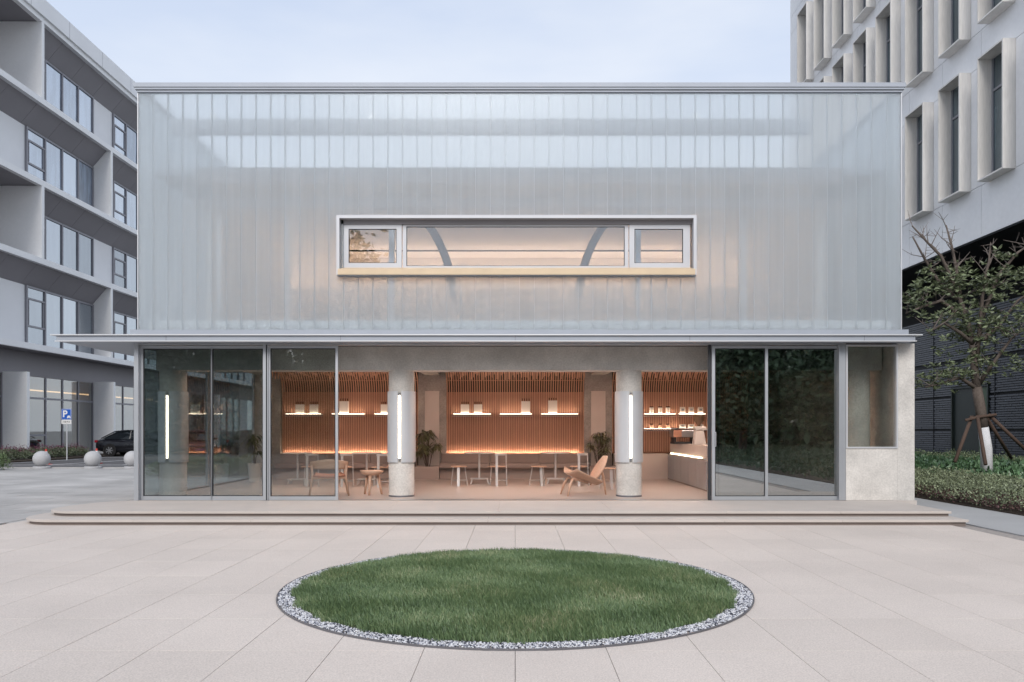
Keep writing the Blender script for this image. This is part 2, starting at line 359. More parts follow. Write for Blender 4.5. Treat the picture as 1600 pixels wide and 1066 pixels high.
# ================================================================== ground
def struct(o, label=None): return tag(o, label, None, None, 'structure')
PX0, PX1, PY1 = -7.98, 7.0, -1.95     # beige plaza limits
struct(MB().box(-420, 420, -300, 800, GZ - .6, GZ - .05).build('ground', 'earth_grey'))
plaza = struct(MB().box(PX0, PX1, -32, .5, GZ - .045, GZ - .022).build('plaza', 'joint'), 'pale beige stone plaza in front of the glass pavilion')
LC = (0.0, -D + 7.2); LR = 2.12
tw, tl = .604, .868
base = None; cnt = 0
yj = -D + 5.08
for i in range(-14, 12):
    for j in range(-3, 9):
        x0 = i * tw; y0 = yj + j * tl; x1 = x0 + tw; y1 = y0 + tl
        if x0 < PX0 or x1 > PX1 + .1 or y0 > -2.0: continue
        far = max(math.hypot(a - LC[0], b - LC[1]) for a in (x0, x1) for b in (y0, y1))
        if far < LR - .02: continue
        # skip tiles well outside the view
        if abs((x0 + x1) / 2) > (y1 + D) * .70 + .4: continue
        if y1 > -D + 12.6: y1 = y1
        loc = ((x0 + x1) / 2, (y0 + y1) / 2, GZ - random.uniform(0, .0012))
        if base is None:
            o = MB().box(-tw / 2 + .0018, tw / 2 - .0018, -tl / 2 + .0014, tl / 2 - .0014, -.024, 0).build('paving_tile', 'tile', plaza, world=False, bevel=.0015); o.location = loc; base = o
        else: share('paving_tile', base, plaza, loc)
        cnt += 1
# plaza beyond the individual tiles (outside the view)
o = MB()
for i in range(-14, 12):
    for j in range(-22, 9):
        x0 = i * tw; y0 = yj + j * tl; x1 = x0 + tw; y1 = y0 + tl
        if x0 < PX0 or x1 > PX1 + .1 or y0 > -2.0: continue
        if j >= -3 and not abs((x0 + x1) / 2) > (y1 + D) * .70 + .4: continue
        o.box(x0 + .003, x1 - .003, y0 + .003, y1 - .003, GZ - .024, GZ - .0005)
tag(o.build('outer_paving', 'tile', plaza), kind='stuff')
# grey paving on the left
lp = struct(MB().box(-60, PX0 - .012, -32, 15.6, GZ - .045, GZ - .02).build('side_paving', 'joint'), 'grey granite paving on the left beyond the plaza')
o = MB(); 
for j in range(-26, 26):
    for i in range(0, 34):
        y0 = j * .6; x1 = PX0 - .02 - i * 1.2 + (0.6 if j % 2 else 0)
        if y0 < -9 or y0 > 15: continue
        o.box(x1 - 1.2 + .004, min(x1 - .004, PX0 - .02), y0 + .004, y0 + .596, GZ - .03, GZ - .004 - random.uniform(0, .002))
tag(o.build('granite_slab', 'grey_paving', lp), kind='stuff')
struct(MB().box(PX1 + .012, 8.6, -32, 40, GZ - .045, GZ - .004).build('path', 'path'), 'grey concrete path between the pavilion and the shrub bed')
struct(MB().box(-60, 9.3, 15.6, 48, GZ - .045, GZ - .012).build('road', 'asphalt'), 'dark asphalt parking road behind the stone ball bollards')
ko = MB()
for i in range(40): ko.box(-60 + i * 1.32, -60 + i * 1.32 + 1.31, 15.3, 15.6, GZ - .04, GZ + .03)
struct(ko.build('kerb', 'kerb'), 'pale kerb between the grey paving and the asphalt')
for (xa, ya, xb, yb) in ((-24, 18.2, -9, 18.2), (-22.6, 18.2, -21.6, 24.2), (-19.5, 18.2, -18.6, 24.2), (-16.4, 18.2, -15.5, 24.2), (-24, 27.2, -6, 27.2), (-13.4, 18.2, -12.5, 24.2)):
    d = Vector((xb - xa, yb - ya)); n = Vector((-d.y, d.x)).normalized() * .07
    struct(MB().hexa([(xa - n.x, ya - n.y, GZ - .011), (xb - n.x, yb - n.y, GZ - .011), (xb + n.x, yb + n.y, GZ - .011), (xa + n.x, ya + n.y, GZ - .011), (xa - n.x, ya - n.y, GZ - .007), (xb - n.x, yb - n.y, GZ - .007), (xb + n.x, yb + n.y, GZ - .007), (xa + n.x, ya + n.y, GZ - .007)]).build('road_marking', 'road_paint'))
struct(MB().box(-24.9, -22.4, 12, 60, GZ - .03, GZ + .05).build('planting_strip', 'soil'))
struct(MB().hexa([(8.6, -34, GZ - .04), (14.4, -34, GZ - .04), (14.4, 26, GZ - .04), (8.6, 26, GZ - .04), (8.6, -34, GZ + .02), (14.4, -34, GZ + .35), (14.4, 26, GZ + .35), (8.6, 26, GZ + .02)]).build('planting_bed', 'soil'), 'dark soil bed rising towards the black wall')
bl = struct(MB().box(-60, 60, -70, -33, GZ - .04, GZ).build('back_lawn', 'lawn_soil'))

# ---------------------------------------------------------------- round lawn
lawn = thing('round_lawn', (LC[0], LC[1], GZ), 'round lawn of dark green grass ringed with white pebbles, set in the plaza', 'lawn')
def ring(name, r0, r1, z0, z1, m, par, n=160):
    b = MB(); V = []
    for i in range(n):
        a = 2 * math.pi * i / n; c, s = math.cos(a), math.sin(a)
        for r, z in ((r0, z0), (r1, z0), (r1, z1), (r0, z1)): b.v.append((LC[0] + r * c, LC[1] + r * s, GZ + z))
    for i in range(n):
        k = (i + 1) % n
        for q in range(4): b.f.append((i * 4 + q, k * 4 + q, k * 4 + (q + 1) % 4, i * 4 + (q + 1) % 4))
    return b.build(name, m, par)
ring('edging', LR, LR + .009, -.02, .014, 'steel_edge', lawn)
MB().lathe([(LR, .0), (LR, .004)], 160, LC[0], LC[1]).build('gravel_bed', 'joint', None)
o = bpy.data.objects['gravel_bed']; o.location.z = GZ; o.parent = lawn; o.matrix_parent_inverse = Matrix.Translation(-Vector(lawn.location))
def dome(r): return .03 * (1 - (r / 2.0) ** 2) + .004
MB().lathe([(2.0, .0), (1.98, .008), (1.5, .02), (.8, .03), (.02, .034)], 96, 0, 0).build('lawn_soil', 'lawn_soil', lawn, world=False)
# grass
NB = 150000
r = 1.985 * np.sqrt(rng.uniform(0, 1, NB)); th = rng.uniform(0, 2 * np.pi, NB)
# uneven edge
r = r * (1 + .012 * np.sin(th * 23) + .008 * np.sin(th * 61 + 1))
bx = r * np.cos(th); by = r * np.sin(th); bz = .03 * (1 - (r / 2.0) ** 2) + .002
patch = .5 + .5 * np.sin(bx * 3.1 + 1.3 * np.sin(by * 2.7)) * np.cos(by * 4.3 + bx * 1.1)
h = rng.uniform(.028, .066, NB) * (.75 + .45 * patch); lean = rng.uniform(0, .045, NB); la = rng.uniform(0, 2 * np.pi, NB) * .6 + patch * 3
wd = rng.uniform(.0016, .003, NB); wa = rng.uniform(0, np.pi, NB)
dx, dy = np.cos(wa) * wd, np.sin(wa) * wd; lx, ly = np.cos(la) * lean, np.sin(la) * lean
V = np.stack([np.stack([bx - dx, by - dy, bz], 1), np.stack([bx + dx, by + dy, bz], 1), np.stack([bx + dx * .8 + lx * .35, by + dy * .8 + ly * .35, bz + h * .6], 1), np.stack([bx - dx * .8 + lx * .35, by - dy * .8 + ly * .35, bz + h * .6], 1), np.stack([bx + lx, by + ly, bz + h], 1)], 1).reshape(-1, 3)
b = np.arange(NB)[:, None] * 5
T = np.concatenate([b + np.array([[0, 1, 2]]), b + np.array([[0, 2, 3]]), b + np.array([[3, 2, 4]])])
g = np_mesh('grass', V, T, 'grass'); g.parent = lawn; tag(g, kind='stuff')
# pebbles (icosahedra squashed)
def pebbles(name, XY, z, size, m, par):
    n = len(XY); t = (1 + 5 ** .5) / 2
    I = np.array([(-1, t, 0), (1, t, 0), (-1, -t, 0), (1, -t, 0), (0, -1, t), (0, 1, t), (0, -1, -t), (0, 1, -t), (t, 0, -1), (t, 0, 1), (-t, 0, -1), (-t, 0, 1)]) / 1.9
    FI = np.array([(0, 11, 5), (0, 5, 1), (0, 1, 7), (0, 7, 10), (0, 10, 11), (1, 5, 9), (5, 11, 4), (11, 10, 2), (10, 7, 6), (7, 1, 8), (3, 9, 4), (3, 4, 2), (3, 2, 6), (3, 6, 8), (3, 8, 9), (4, 9, 5), (2, 4, 11), (6, 2, 10), (8, 6, 7), (9, 8, 1)])
    S = size * rng.uniform(.6, 1.3, (n, 1, 3)); a = rng.uniform(0, 6.28, n); c, s = np.cos(a), np.sin(a)
    Vv = I[None] * S * (1 + rng.normal(0, .12, (n, 12, 1))); Vr = Vv.copy(); Vr[..., 0] = Vv[..., 0] * c[:, None] - Vv[..., 1] * s[:, None]; Vr[..., 1] = Vv[..., 0] * s[:, None] + Vv[..., 1] * c[:, None]; Vr[..., 2] *= .7
    Vr += np.concatenate([XY, (z + rng.uniform(0, .006, n))[:, None]], 1)[:, None, :]
    o = np_mesh(name, Vr.reshape(-1, 3), (np.arange(n)[:, None, None] * 12 + FI[None]).reshape(-1, 3), m); o.parent = par; return tag(o, kind='stuff')
n = 15000; rr = rng.uniform(1.97, 2.112, n); th = rng.uniform(0, 2 * np.pi, n)
pebbles('pebble_ring', np.stack([rr * np.cos(th), rr * np.sin(th)], 1), np.full(n, .008), .0082, 'pebble', lawn)

# ================================================================== step platform
plat = thing('step_platform', (0, -1, GZ), 'two shallow beige stone steps with a rounded left end under the pavilion', 'steps')
YF1, YF2 = -D + 12.18, -D + 11.75
XL1, XR1 = -7.57, X(1487, YF1); XL2, XR2 = -7.72, X(1514, YF2)
def end_curve(xl, yf, r, xe, ye, n=14):
    '''left end of a step: round front corner, then a long curve back to the corner of the building'''
    p = [(xe - (xe - xl) * math.sin(t), ye - (ye - yf - r) * (1 - math.cos(t))) for t in [math.pi / 2 * i / n for i in range(n + 1)]]
    return p + [(xl + r - r * math.cos(t), yf + r - r * math.sin(t)) for t in [math.pi / 2 * i / n for i in range(1, n + 1)]]
def slabs(name, xl, xr, yf, yb, z0, z1, r, m, xe, ye):
    xs = [xl, xl + 1.9]
    while xs[-1] + 1.8 < xr - .4: xs.append(xs[-1] + 1.8)
    xs.append(xr)
    for a, b in zip(xs, xs[1:]):
        if a == xl: MB().prism([(b - .001, yf), (b - .001, ye)] + end_curve(xl, yf, r, xe, ye), z0, z1).build(name, m, plat, bevel=.004)
        else: MB().box(a + .001, b - .001, yf, yb, z0, z1).build(name, m, plat, bevel=.004)
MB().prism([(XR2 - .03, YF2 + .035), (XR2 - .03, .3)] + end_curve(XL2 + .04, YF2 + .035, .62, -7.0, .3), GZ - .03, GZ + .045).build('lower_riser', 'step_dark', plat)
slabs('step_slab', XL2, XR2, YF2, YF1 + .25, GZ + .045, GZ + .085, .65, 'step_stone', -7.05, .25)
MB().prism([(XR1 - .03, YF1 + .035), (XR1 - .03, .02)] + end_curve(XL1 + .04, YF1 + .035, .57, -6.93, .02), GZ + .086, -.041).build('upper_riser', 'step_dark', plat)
slabs('platform_slab', XL1, XR1, YF1, -.002, -.04, -.002, .6, 'step_stone', -6.93, -.002)
MB().box(7.3, XR1, .0, 7.5, GZ, -.002).build('side_slab', 'step_stone', plat)
struct(MB().box(-7.968, -6.935, -1.94, 15.6, GZ - .02, GZ - .004).build('side_path', 'grey_paving'), 'strip of grey paving along the left side of the pavilion')

# ================================================================== PAVILION
pav = thing('glass_pavilion', (0, 3.5, 0), 'two-storey pavilion with a translucent channel-glass upper floor over an open glazed cafe', 'building')
BX0, BX1 = -6.85, 7.01; BACK = 7.2
MB().box(-6.88, 7.24, .024, BACK, -.05, 0).build('cafe_floor', 'floor', pav)
# --- slab, ceiling of ground floor
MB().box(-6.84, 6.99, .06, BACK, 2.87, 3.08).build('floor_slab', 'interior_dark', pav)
# --- columns and beams
for cx in (-6.62, -2.2, 2.2, 6.6):
    c = MB().lathe([(.245, 0), (.245, 2.42)], 40, cx, .92).build('column', 'concrete', pav, smooth=False); c.data.shade_smooth()
    md = c.modifiers.new('e', 'EDGE_SPLIT')
    if cx < 5:
        # sheet-metal sleeve with slot: open arc
        prof = MB(); n = 44; ri, ro = .262, .272; gap = .12
        for i in range(n + 1):
            a = -math.pi / 2 + gap + (2 * math.pi - 2 * gap) * i / n
            for rr_, z in ((ri, .66), (ro, .66), (ro, 2.02), (ri, 2.02)): prof.v.append((cx + rr_ * math.cos(a), .92 + rr_ * math.sin(a), z))
        for i in range(n):
            for q in range(4): prof.f.append((i * 4 + q, i * 4 + (q + 1) % 4, i * 4 + 4 + (q + 1) % 4, i * 4 + 4 + q))
        prof.f += [(0, 1, 2, 3), (n * 4 + 3, n * 4 + 2, n * 4 + 1, n * 4)]
        s = prof.build('metal_sleeve', 'aluminium_white', c, world=True)
        MB().lathe([(.0135, .74), (.0135, 1.94)], 12, cx, .92 - .262).build('light_tube', 'tube', c)
        e = MB(); e.lathe([(.02, .69), (.02, .739)], 12, cx, .92 - .262); e.lathe([(.02, 1.941), (.02, 1.99)], 12, cx, .92 - .262); e.build('tube_cap', 'machine_grey', c)
        MB().lathe([(.25, .001), (.25, .03)], 32, cx, .92).build('base_ring', 'steel_edge', c)
# beam with haunches
MB().box(-6.84, 6.99, .68, 1.16, 2.42, 2.868).build('beam', 'concrete', pav)
for cx in (-6.62, -2.2, 2.2, 6.6):
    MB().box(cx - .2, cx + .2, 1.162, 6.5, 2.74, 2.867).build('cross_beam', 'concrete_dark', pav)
# --- rear wall and piers
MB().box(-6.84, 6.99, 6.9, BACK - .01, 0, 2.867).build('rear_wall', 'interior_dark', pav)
for cx in (-6.6, -2.2, 2.2, 6.6):
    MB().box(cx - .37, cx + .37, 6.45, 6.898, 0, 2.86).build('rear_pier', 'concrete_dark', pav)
    if abs(cx) < 3: MB().box(cx - .19, cx + .19, 6.40, 6.447, .3, 2.31).build('pier_panel', 'plaster', pav)
# --- slatted wall and vault
RB = .62; ZB = 2.28
path = [(6.50, .70), (6.50, ZB)] + [(6.50 - RB * (1 - math.cos(a)), ZB + RB * .92 * math.sin(a)) for a in [math.pi / 2 * i / 7 for i in range(1, 8)]] + [(1.25, ZB + RB * .92)]
def slat_mesh(path, wx=.022, dp=.04):
    b = MB(); n = len(path)
    for i, (y, z) in enumerate(path):
        a = Vector(path[max(i - 1, 0)]); c = Vector(path[min(i + 1, n - 1)]); d = (c - a).normalized(); nn = Vector((d.y, -d.x))  # inward normal (towards +y/up)
        y2, z2 = y + nn.x * dp, z + nn.y * dp
        b.v += [(-wx / 2, y, z), (wx / 2, y, z), (wx / 2, y2, z2), (-wx / 2, y2, z2)]
    for i in range(n - 1):
        for q in range(4): b.f.append((i * 4 + q, i * 4 + (q + 1) % 4, i * 4 + 4 + (q + 1) % 4, i * 4 + 4 + q))
    b.f += [(3, 2, 1, 0), ((n - 1) * 4, (n - 1) * 4 + 1, (n - 1) * 4 + 2, (n - 1) * 4 + 3)]
    return b
proto = None; SH = []
for xa, xb in ((-6.2, -2.57), (-1.83, 1.83), (2.57, 6.2)):
    n = 60
    for i in range(n):
        x = xa + .02 + (xb - xa - .04) * i / (n - 1)
        if proto is None:
            proto = slat_mesh(path).build('wood_slat', 'wood', pav, world=False); proto.location = (x, -3.5, 0)
        else: share('wood_slat', proto, pav, (x, -3.5, 0))
    MB().box(xa, xb, 6.56, 6.6, .66, ZB).build('wood_panel', 'wood_panel', pav)
    MB().box(xa, xb, 6.545, 6.558, ZB - .03, ZB + .01).build('batten', 'wood_panel', pav)
    MB().box(xa, xb, 6.44, 6.49, 2.585, 2.60).build('batten', 'wood_panel', pav)
    if xa < 2: MB().box(xa + .06, xb - .12, 6.443, 6.475, .585, .595).build('light_strip', 'led_strong', pav)
    # tube above the slatted vault
# staggered second layer of short slats on the flat of the vault
o = MB()
for xa, xb in ((-6.2, -2.57), (-1.83, 1.83), (2.57, 6.2)):
    for i in range(100):
        x = xa + (xb - xa) * (i + .5) / 100; y0 = 5.15 + .12 * (i % 4)
        if x - xa < .06 or xb - x < .06: continue
        o.box(x - .008, x + .008, y0, y0 + .05, 2.55 + random.choice((0, .05, .09, .14)), 2.84)
tag(o.build('hanging_slats', 'wood', pav), kind='stuff')
MB().box(2.60, 3.97, 6.05, 6.44, .001, .66).build('low_wall', 'plaster', pav)
# --- shelves
def shelf(x0, x1, z, y=6.34):
    MB().box(x0, x1, y, 6.49, z - .014, z).build('shelf_board', 'aluminium_white', pav)
    MB().box(x0, x1, y + .02, y + .05, z - .06, z - .05).build('shelf_rail', 'aluminium_white', pav)
    MB().box(x0 + .02, x1 - .02, y + .012, y + .062, z + .001, z + .0045).build('shelf_light', 'led_shelf', pav)
    b = MB(); k = x0 + .03
    while k < x1 - .02: b.box(k, k + .012, y + .02, y + .12, z - .055, z - .0145); k += .06
    b.build('shelf_bracket', 'wood_panel', pav)
SZ = Z(647, 6.34)
SHX = [(445, 502), (517, 570), (584, 648), (707, 768), (780, 832), (845, 904), (1006, 1057), (1060, 1104)]
for a, b_ in SHX: shelf(X(a, 6.34), X(b_, 6.34), SZ)
SZ2 = Z(670, 6.34); shelf(X(1006, 6.34), X(1104, 6.34), SZ2)
# --- side wall left (glazed), right wall, window, upper walls
zt = 2.83
def rect_frame(mb, x0, x1, y0, y1, z0, z1, w):
    mb.box(x0, x0 + w, y0, y1, z0, z1); mb.box(x1 - w, x1, y0, y1, z0, z1); mb.box(x0 + w, x1 - w, y0, y1, z0, z0 + w); mb.box(x0 + w, x1 - w, y0, y1, z1 - w, z1)
# left corner post and side glazing
MB().box(-6.93, -6.85, 0, .10, 0, zt + .03).build('corner_post', 'aluminium', pav)
for k, (y0, y1) in enumerate(((.105, 3.3), (3.35, 6.35))):
    g = MB(); rect = [(y0, y0 + .05, 0, zt), (y1 - .05, y1, 0, zt), (y0 + .05, y1 - .05, 0, .05), (y0 + .05, y1 - .05, zt - .05, zt)]
    for a, b_, c, d in rect: g.box(-6.93, -6.87, a, b_, c, d)
    fo = g.build('side_frame', 'aluminium', pav); MB().box(-6.905, -6.895, y0 + .05, y1 - .05, .05, zt - .05).build('side_pane', 'side_glass', fo)
MB().box(-6.93, -6.5, 6.36, 7.15, 0, 2.85).build('rear_corner_wall', 'concrete', pav)
MB().box(7.02, 7.25, .02, BACK, 0, 2.85).build('side_wall', 'concrete', pav)
# front right wall with fixed window
WX0, WX1 = X(1322, 0), X(1401, 0); WZ = Z(699, 0)
MB().box(WX0, 7.018, .02, .24, 0, WZ - .02).build('front_wall', 'concrete', pav)
MB().box(WX1 + .02, 7.26, .005, .019, 0, 2.852).build('front_wall_face', 'concrete', pav)
MB().box(WX0 + .0, WX1 + .018, .005, .019, 0, WZ - .02).build('front_wall_face', 'concrete', pav)
MB().box(WX1 + .02, 7.018, .02, .24, WZ - .018, 2.85).build('front_wall', 'concrete', pav)
wf = MB(); rect_frame(wf, WX0 - .002, WX1 + .02, -.012, .1, WZ - .02, zt, .028); wf = wf.build('fixed_window', 'aluminium_white', pav)
MB().box(WX0 + .026, WX1 - .008, .05, .058, WZ + .008, zt - .028).build('pane', 'door_glass', wf)
# --- sliding doors
def door(x0, x1, y, glass, wl=.045, wr=.045, mid=None, bot=.07, handle=None):
    f = MB(); z1 = zt - .012
    f.box(x0, x0 + wl, y, y + .045, .004, z1); f.box(x1 - wr, x1, y, y + .045, .004, z1)
    f.box(x0 + wl, x1 - wr, y, y + .045, .004, bot); f.box(x0 + wl, x1 - wr, y, y + .045, z1 - .05, z1)
    d = f.build('sliding_door', 'aluminium', pav)
    gk = MB(); rect_frame(gk, x0 + wl + .0005, x1 - wr - .0005, y + .012, y + .032, bot + .0005, z1 - .0505, .014); gk.build('gasket', 'gasket', d)
    MB().box(x0 + wl + .012, x1 - wr - .012, y + .019, y + .025, bot + .012, z1 - .062).build('pane', glass, d)
    if handle is not None:
        h = MB(); h.tube([(handle, y - .002, .98), (handle, y - .04, .98), (handle, y - .04, 1.24), (handle, y - .002, 1.24)], .007, 6); h.build('handle', 'aluminium_white', d)
    return d
YD = [.03, .085, .14]
door(X(219, .1), X(332, .1), YD[1], 'door_glass_left', .06, .02)
door(X(331, .1), X(415, .1), YD[1], 'door_glass_left', .012, .045)
door(X(419, .05), X(528, .03), YD[0], 'door_glass', .045, .045)
door(X(1108, .05), X(1117, .05) + .12, YD[2], 'door_glass', .05, .02)
door(X(1112, .05), X(1200, .03), YD[0], 'door_glass_dark', .055, .05, handle=X(1117.5, .03))
door(X(1196, .05), X(1314, .1), YD[1], 'door_glass_dark', .045, .045)
MB().box(-6.85, WX0 - .004, .0, .2, zt + .002, 2.852).build('head_track', 'aluminium', pav)
MB().box(-6.85, WX0 - .004, .022, .2, .0005, .0035).build('floor_track', 'machine_grey', pav)
MB().box(X(411, 0), X(419, 0), .0, .028, .004, zt).build('meeting_post', 'aluminium', pav)
MB().box(X(415.5, 0), X(417.5, 0), -.003, -.0005, .004, zt).build('meeting_gasket', 'gasket', pav)
MB().box(X(1106.5, 0), X(1111, 0), .002, .028, .004, zt).build('meeting_post', 'gasket', pav)
MB().box(X(1311, 0), WX0 - .006, .0, .2, .004, zt).build('end_post', 'aluminium', pav)
# --- canopy
CZ0 = 2.856; yf = -.35
cxl, cxr = X(82, yf), X(1436, yf)
can = MB(); can.box(cxl + .05, cxr - .05, yf + .03, .0, CZ0, 2.955); can.box(cxl + .05, -6.95, .0, 7.3, CZ0, 2.955)
can = can.build('canopy', 'roof_metal', pav)
t = MB(); t.box(cxl - .04, cxr + .06, yf - .01, .0, 2.957, 2.978); t.box(cxl - .04, -6.86, .0, 7.35, 2.957, 2.978); t.build('canopy_edge', 'aluminium_white', can)
MB().box(cxl + .03, cxr - .03, yf + .012, yf + .029, CZ0 - .006, CZ0 + .012).build('drip_edge', 'aluminium_white', can)
for xx in (-6.2, -3.1, 0, 3.1, 6.2): MB().box(xx - .002, xx + .002, yf + .026, yf + .0295, 2.87, 2.955).build('seam', 'gasket', can)
MB().box(BX0 - .12, 7.12, -.06, .0, 2.98, 3.098).build('base_flashing', 'roof_metal', pav)
MB().box(BX0 - .12, BX0 - .002, .0, 7.2, 2.98, 3.098).build('base_flashing', 'roof_metal', pav)
MB().box(7.012, 7.13, .0, 7.2, 2.98, 3.098).build('base_flashing', 'roof_metal', pav)
# --- channel glass
UZ0, UZ1 = 3.1, 7.45; pitch = (BX1 - BX0) / 52
def uglass(z0, z1, w=pitch - .005, d=.06, t=.007):
    x = w / 2
    poly = [(-x, 0), (x, 0), (x, d), (x - t, d), (x - t, t), (-x + t, t), (-x + t, d), (-x, d)]
    b = MB(); k = 8
    b.v = [(a, c, z0) for a, c in poly] + [(a, c, z1) for a, c in poly]
    b.f = [(i, (i + 1) % k, k + (i + 1) % k, k + i) for i in range(k)]
    for o in (0, k):
        q = [(o + 0, o + 1, o + 4, o + 5), (o + 1, o + 2, o + 3, o + 4), (o + 0, o + 5, o + 6, o + 7)]
        b.f += [tuple(reversed(a)) if o == 0 else a for a in q]
    return b
WZ0, WZ1 = Z(431, -.05), Z(338, -.05); wx0, wx1 = X(527, -.05), X(1087, -.05)
pr = {}
def plank(z0, z1, loc, rz=0):
    key = (round(z0, 3), round(z1, 3))
    if key not in pr:
        o = uglass(z0, z1).build('channel_glass', 'u_glass', pav, world=False); o.location = loc; o.rotation_euler = (0, 0, rz); pr[key] = o
    else: share('channel_glass', pr[key], pav, loc, rz)
for i in range(52):
    x = BX0 + pitch * (i + .5)
    if wx0 < x < wx1:
        plank(UZ0, WZ0 + .04, (x, -3.5 + .0, 0)); plank(WZ1 - .04, UZ1, (x, -3.5 + .0, 0))
    else: plank(UZ0, UZ1, (x, -3.5, 0))
n = 26; ps = 7.0 / n
for i in range(n):
    plank(UZ0, UZ1, (BX0 + .0, -3.5 + .08 + ps * (i + .5), 0), -math.pi / 2)
    plank(UZ0, UZ1, (BX1, -3.5 + .08 + ps * (i + .5), 0), math.pi / 2)
jp = {}
for i in range(1, 52):
    x = BX0 + pitch * i
    for z0, z1 in (((UZ0, WZ0 + .04), (WZ1 - .04, UZ1)) if wx0 + .1 < x < wx1 - .1 else ((UZ0, UZ1),)):
        if (z0, z1) not in jp:
            o = MB().box(-.0022, .0022, .004, .055, z0, z1).build('glazing_joint', 'joint_strip', pav, world=False); o.location = (x, -3.5, 0); jp[(z0, z1)] = o
        else: share('glazing_joint', jp[(z0, z1)], pav, (x, -3.5, 0))
# vertical edge trims + roof cap
for xx in (BX0 - .012, BX1 - .004): MB().box(xx, xx + .016, -.012, .07, UZ0, UZ1).build('corner_trim', 'aluminium_white', pav)
cap = MB(); cap.box(BX0 - .04, BX1 + .04, -.055, .1, 7.45, 7.487); cap.box(BX0 - .015, BX1 + .015, -.03, .075, 7.41, 7.45); cap.box(BX0 - .06, BX1 + .06, -.07, .13, 7.488, 7.565)
for xx0, xx1 in ((BX0 - .02, BX0 + .11), (BX1 - .11, BX1 + .02)): cap.box(xx0, xx1, .131, 7.25, 7.452, 7.49)
cap.box(BX0 - .02, BX1 + .02, 7.251, 7.4, 6.0, 6.23)
cap.build('roof_cap', 'roof_metal', pav)
# --- upper interior
MB().box(BX0 + .1, BX1 - .1, .12, 7.1, 3.082, 3.12).build('upper_floor', 'plaster', pav)
MB().box(BX0 + .15, BX1 - .15, .075, .095, 3.10, 3.28).build('inner_upstand', 'white_paint', pav)
MB().box(BX0 + .1, BX1 - .1, 7.1, 7.25, 3.1, 6.16).build('upper_rear_wall', 'warm_wall', pav)
# ceiling: shallow vault of panels, roof deck above
vp = MB(); nn = 12
def vault(u):
    y = .55 + u * 6.5; return y, 5.55 + .42 * math.sin(math.pi * min(1, u * .5 + .25) ** 1) - .15 * (u - .5) ** 2
MB().box(BX0 + .12, BX1 - .12, .40, 7.09, 6.04, 6.16).build('roof_deck', 'roof_metal', pav)
MB().box(BX0 + .9, BX1 - .9, .32, .398, 5.86, 6.16).build('edge_beam', 'office_soffit', pav)
MB().box(BX0 + .9, BX1 - .9, .5, 7.09, 5.98, 6.03).build('upper_ceiling', 'white_wall', pav)
MB().box(BX0 + .8, BX1 - .9, .45, .60, 5.45, 5.62).build('lower_beam', 'office_soffit', pav)
MB().box(X(270, .8), X(1262, .8), .7, .9, Z(208, .75), Z(187, .75)).build('parapet_beam', 'roof_metal', pav)
for px in (320, 575, 1095):
    x = X(px, .55); MB().box(x - .06, x + .06, .95, 1.05, Z(186, .75), 7.42).build('parapet_post', 'aluminium', pav)
# interior room partitions behind the glass
for xx in (-5.9, 5.9): MB().box(xx - .06, xx + .06, .9, 7.09, 3.12, 5.97).build('partition', 'warm_wall', pav)
for px in (613, 996, 1160, 345, 450): x = X(px, .8); MB().box(x - .05, x + .05, .7, .8, 3.12, 5.97).build('steel_post', 'aluminium_white', pav)
for sgn, px in ((1, 683), (-1, 930)):
    x0 = X(px, 2.2); pts = []
    for k in range(9):
        a = k / 8; pts.append((x0 + sgn * (-.55 + .9 * math.sin(a * 1.5)), 2.2, 5.95 - 1.9 * a ** 1.3))
    MB().tube(pts, .085, 10).build('arched_strut', 'office_soffit', pav, smooth=True)
MB().tube([(-5.8, 3.0, Z(392, 3.0)), (5.8, 3.0, Z(392, 3.0))], .018, 8).build('tie_rod', 'gasket', pav)
MB().box(-5.8, 5.8, 6.15, 6.5, 4.9, 4.962).build('light_cove', 'white_wall', pav)
MB().box(-5.8, 5.8, 6.36, 6.42, 4.965, 4.985).build('cove_light', 'cove', pav)
# --- upper window
uw = MB(); y0 = -.13
rect_frame(uw, wx0, wx1, y0, .14, WZ0, WZ1, .055)
uw = uw.build('upper_window', 'window_metal', pav)
iz0, iz1 = Z(418, 0), Z(350, 0)
MB().box(wx0 + .056, wx1 - .056, .02, .1, WZ0 + .056, iz0).build('window_sill', 'sill_wood', uw)
MB().hexa([(wx0 + .03, y0 - .025, Z(430, -.1)), (wx1 - .03, y0 - .025, Z(430, -.1)), (wx1 - .056, .018, Z(430, -.1)), (wx0 + .056, .018, Z(430, -.1)), (wx0 + .03, y0 - .025, Z(421, -.1)), (wx1 - .03, y0 - .025, Z(421, -.1)), (wx1 - .056, .018, Z(417, -.1)), (wx0 + .056, .018, Z(417, -.1))]).build('front_sill', 'sill_wood', uw)
for (a, b_, g0, g1, zz0, zz1) in ((536, 628, 545, 620, Z(410.5, 0), Z(357, 0)), (983, 1078, 991, 1067, Z(410.5, 0), Z(357, 0)), (629, 982, 635, 976, Z(415, 0), Z(353, 0))):
    f = MB(); A, B, G0, G1 = X(a, .05), X(b_, .05), X(g0, .05), X(g1, .05)
    yy = .03 if b_ - a < 200 else .045
    f.box(A, G0, yy, yy + .05, iz0 + .001, iz1); f.box(G1, B, yy, yy + .05, iz0 + .001, iz1); f.box(G0, G1, yy, yy + .05, iz0 + .001, zz0); f.box(G0, G1, yy, yy + .05, zz1, iz1)
    s = f.build('sash', 'window_metal', uw)
    gk = MB(); rect_frame(gk, G0 + .0005, G1 - .0005, yy + .012, yy + .03, zz0 + .0005, zz1 - .0005, .01); gk.build('gasket', 'gasket', s)
    MB().box(G0 + .008, G1 - .008, yy + .018, yy + .024, zz0 + .008, zz1 - .008).build('pane', 'upper_pane', s)
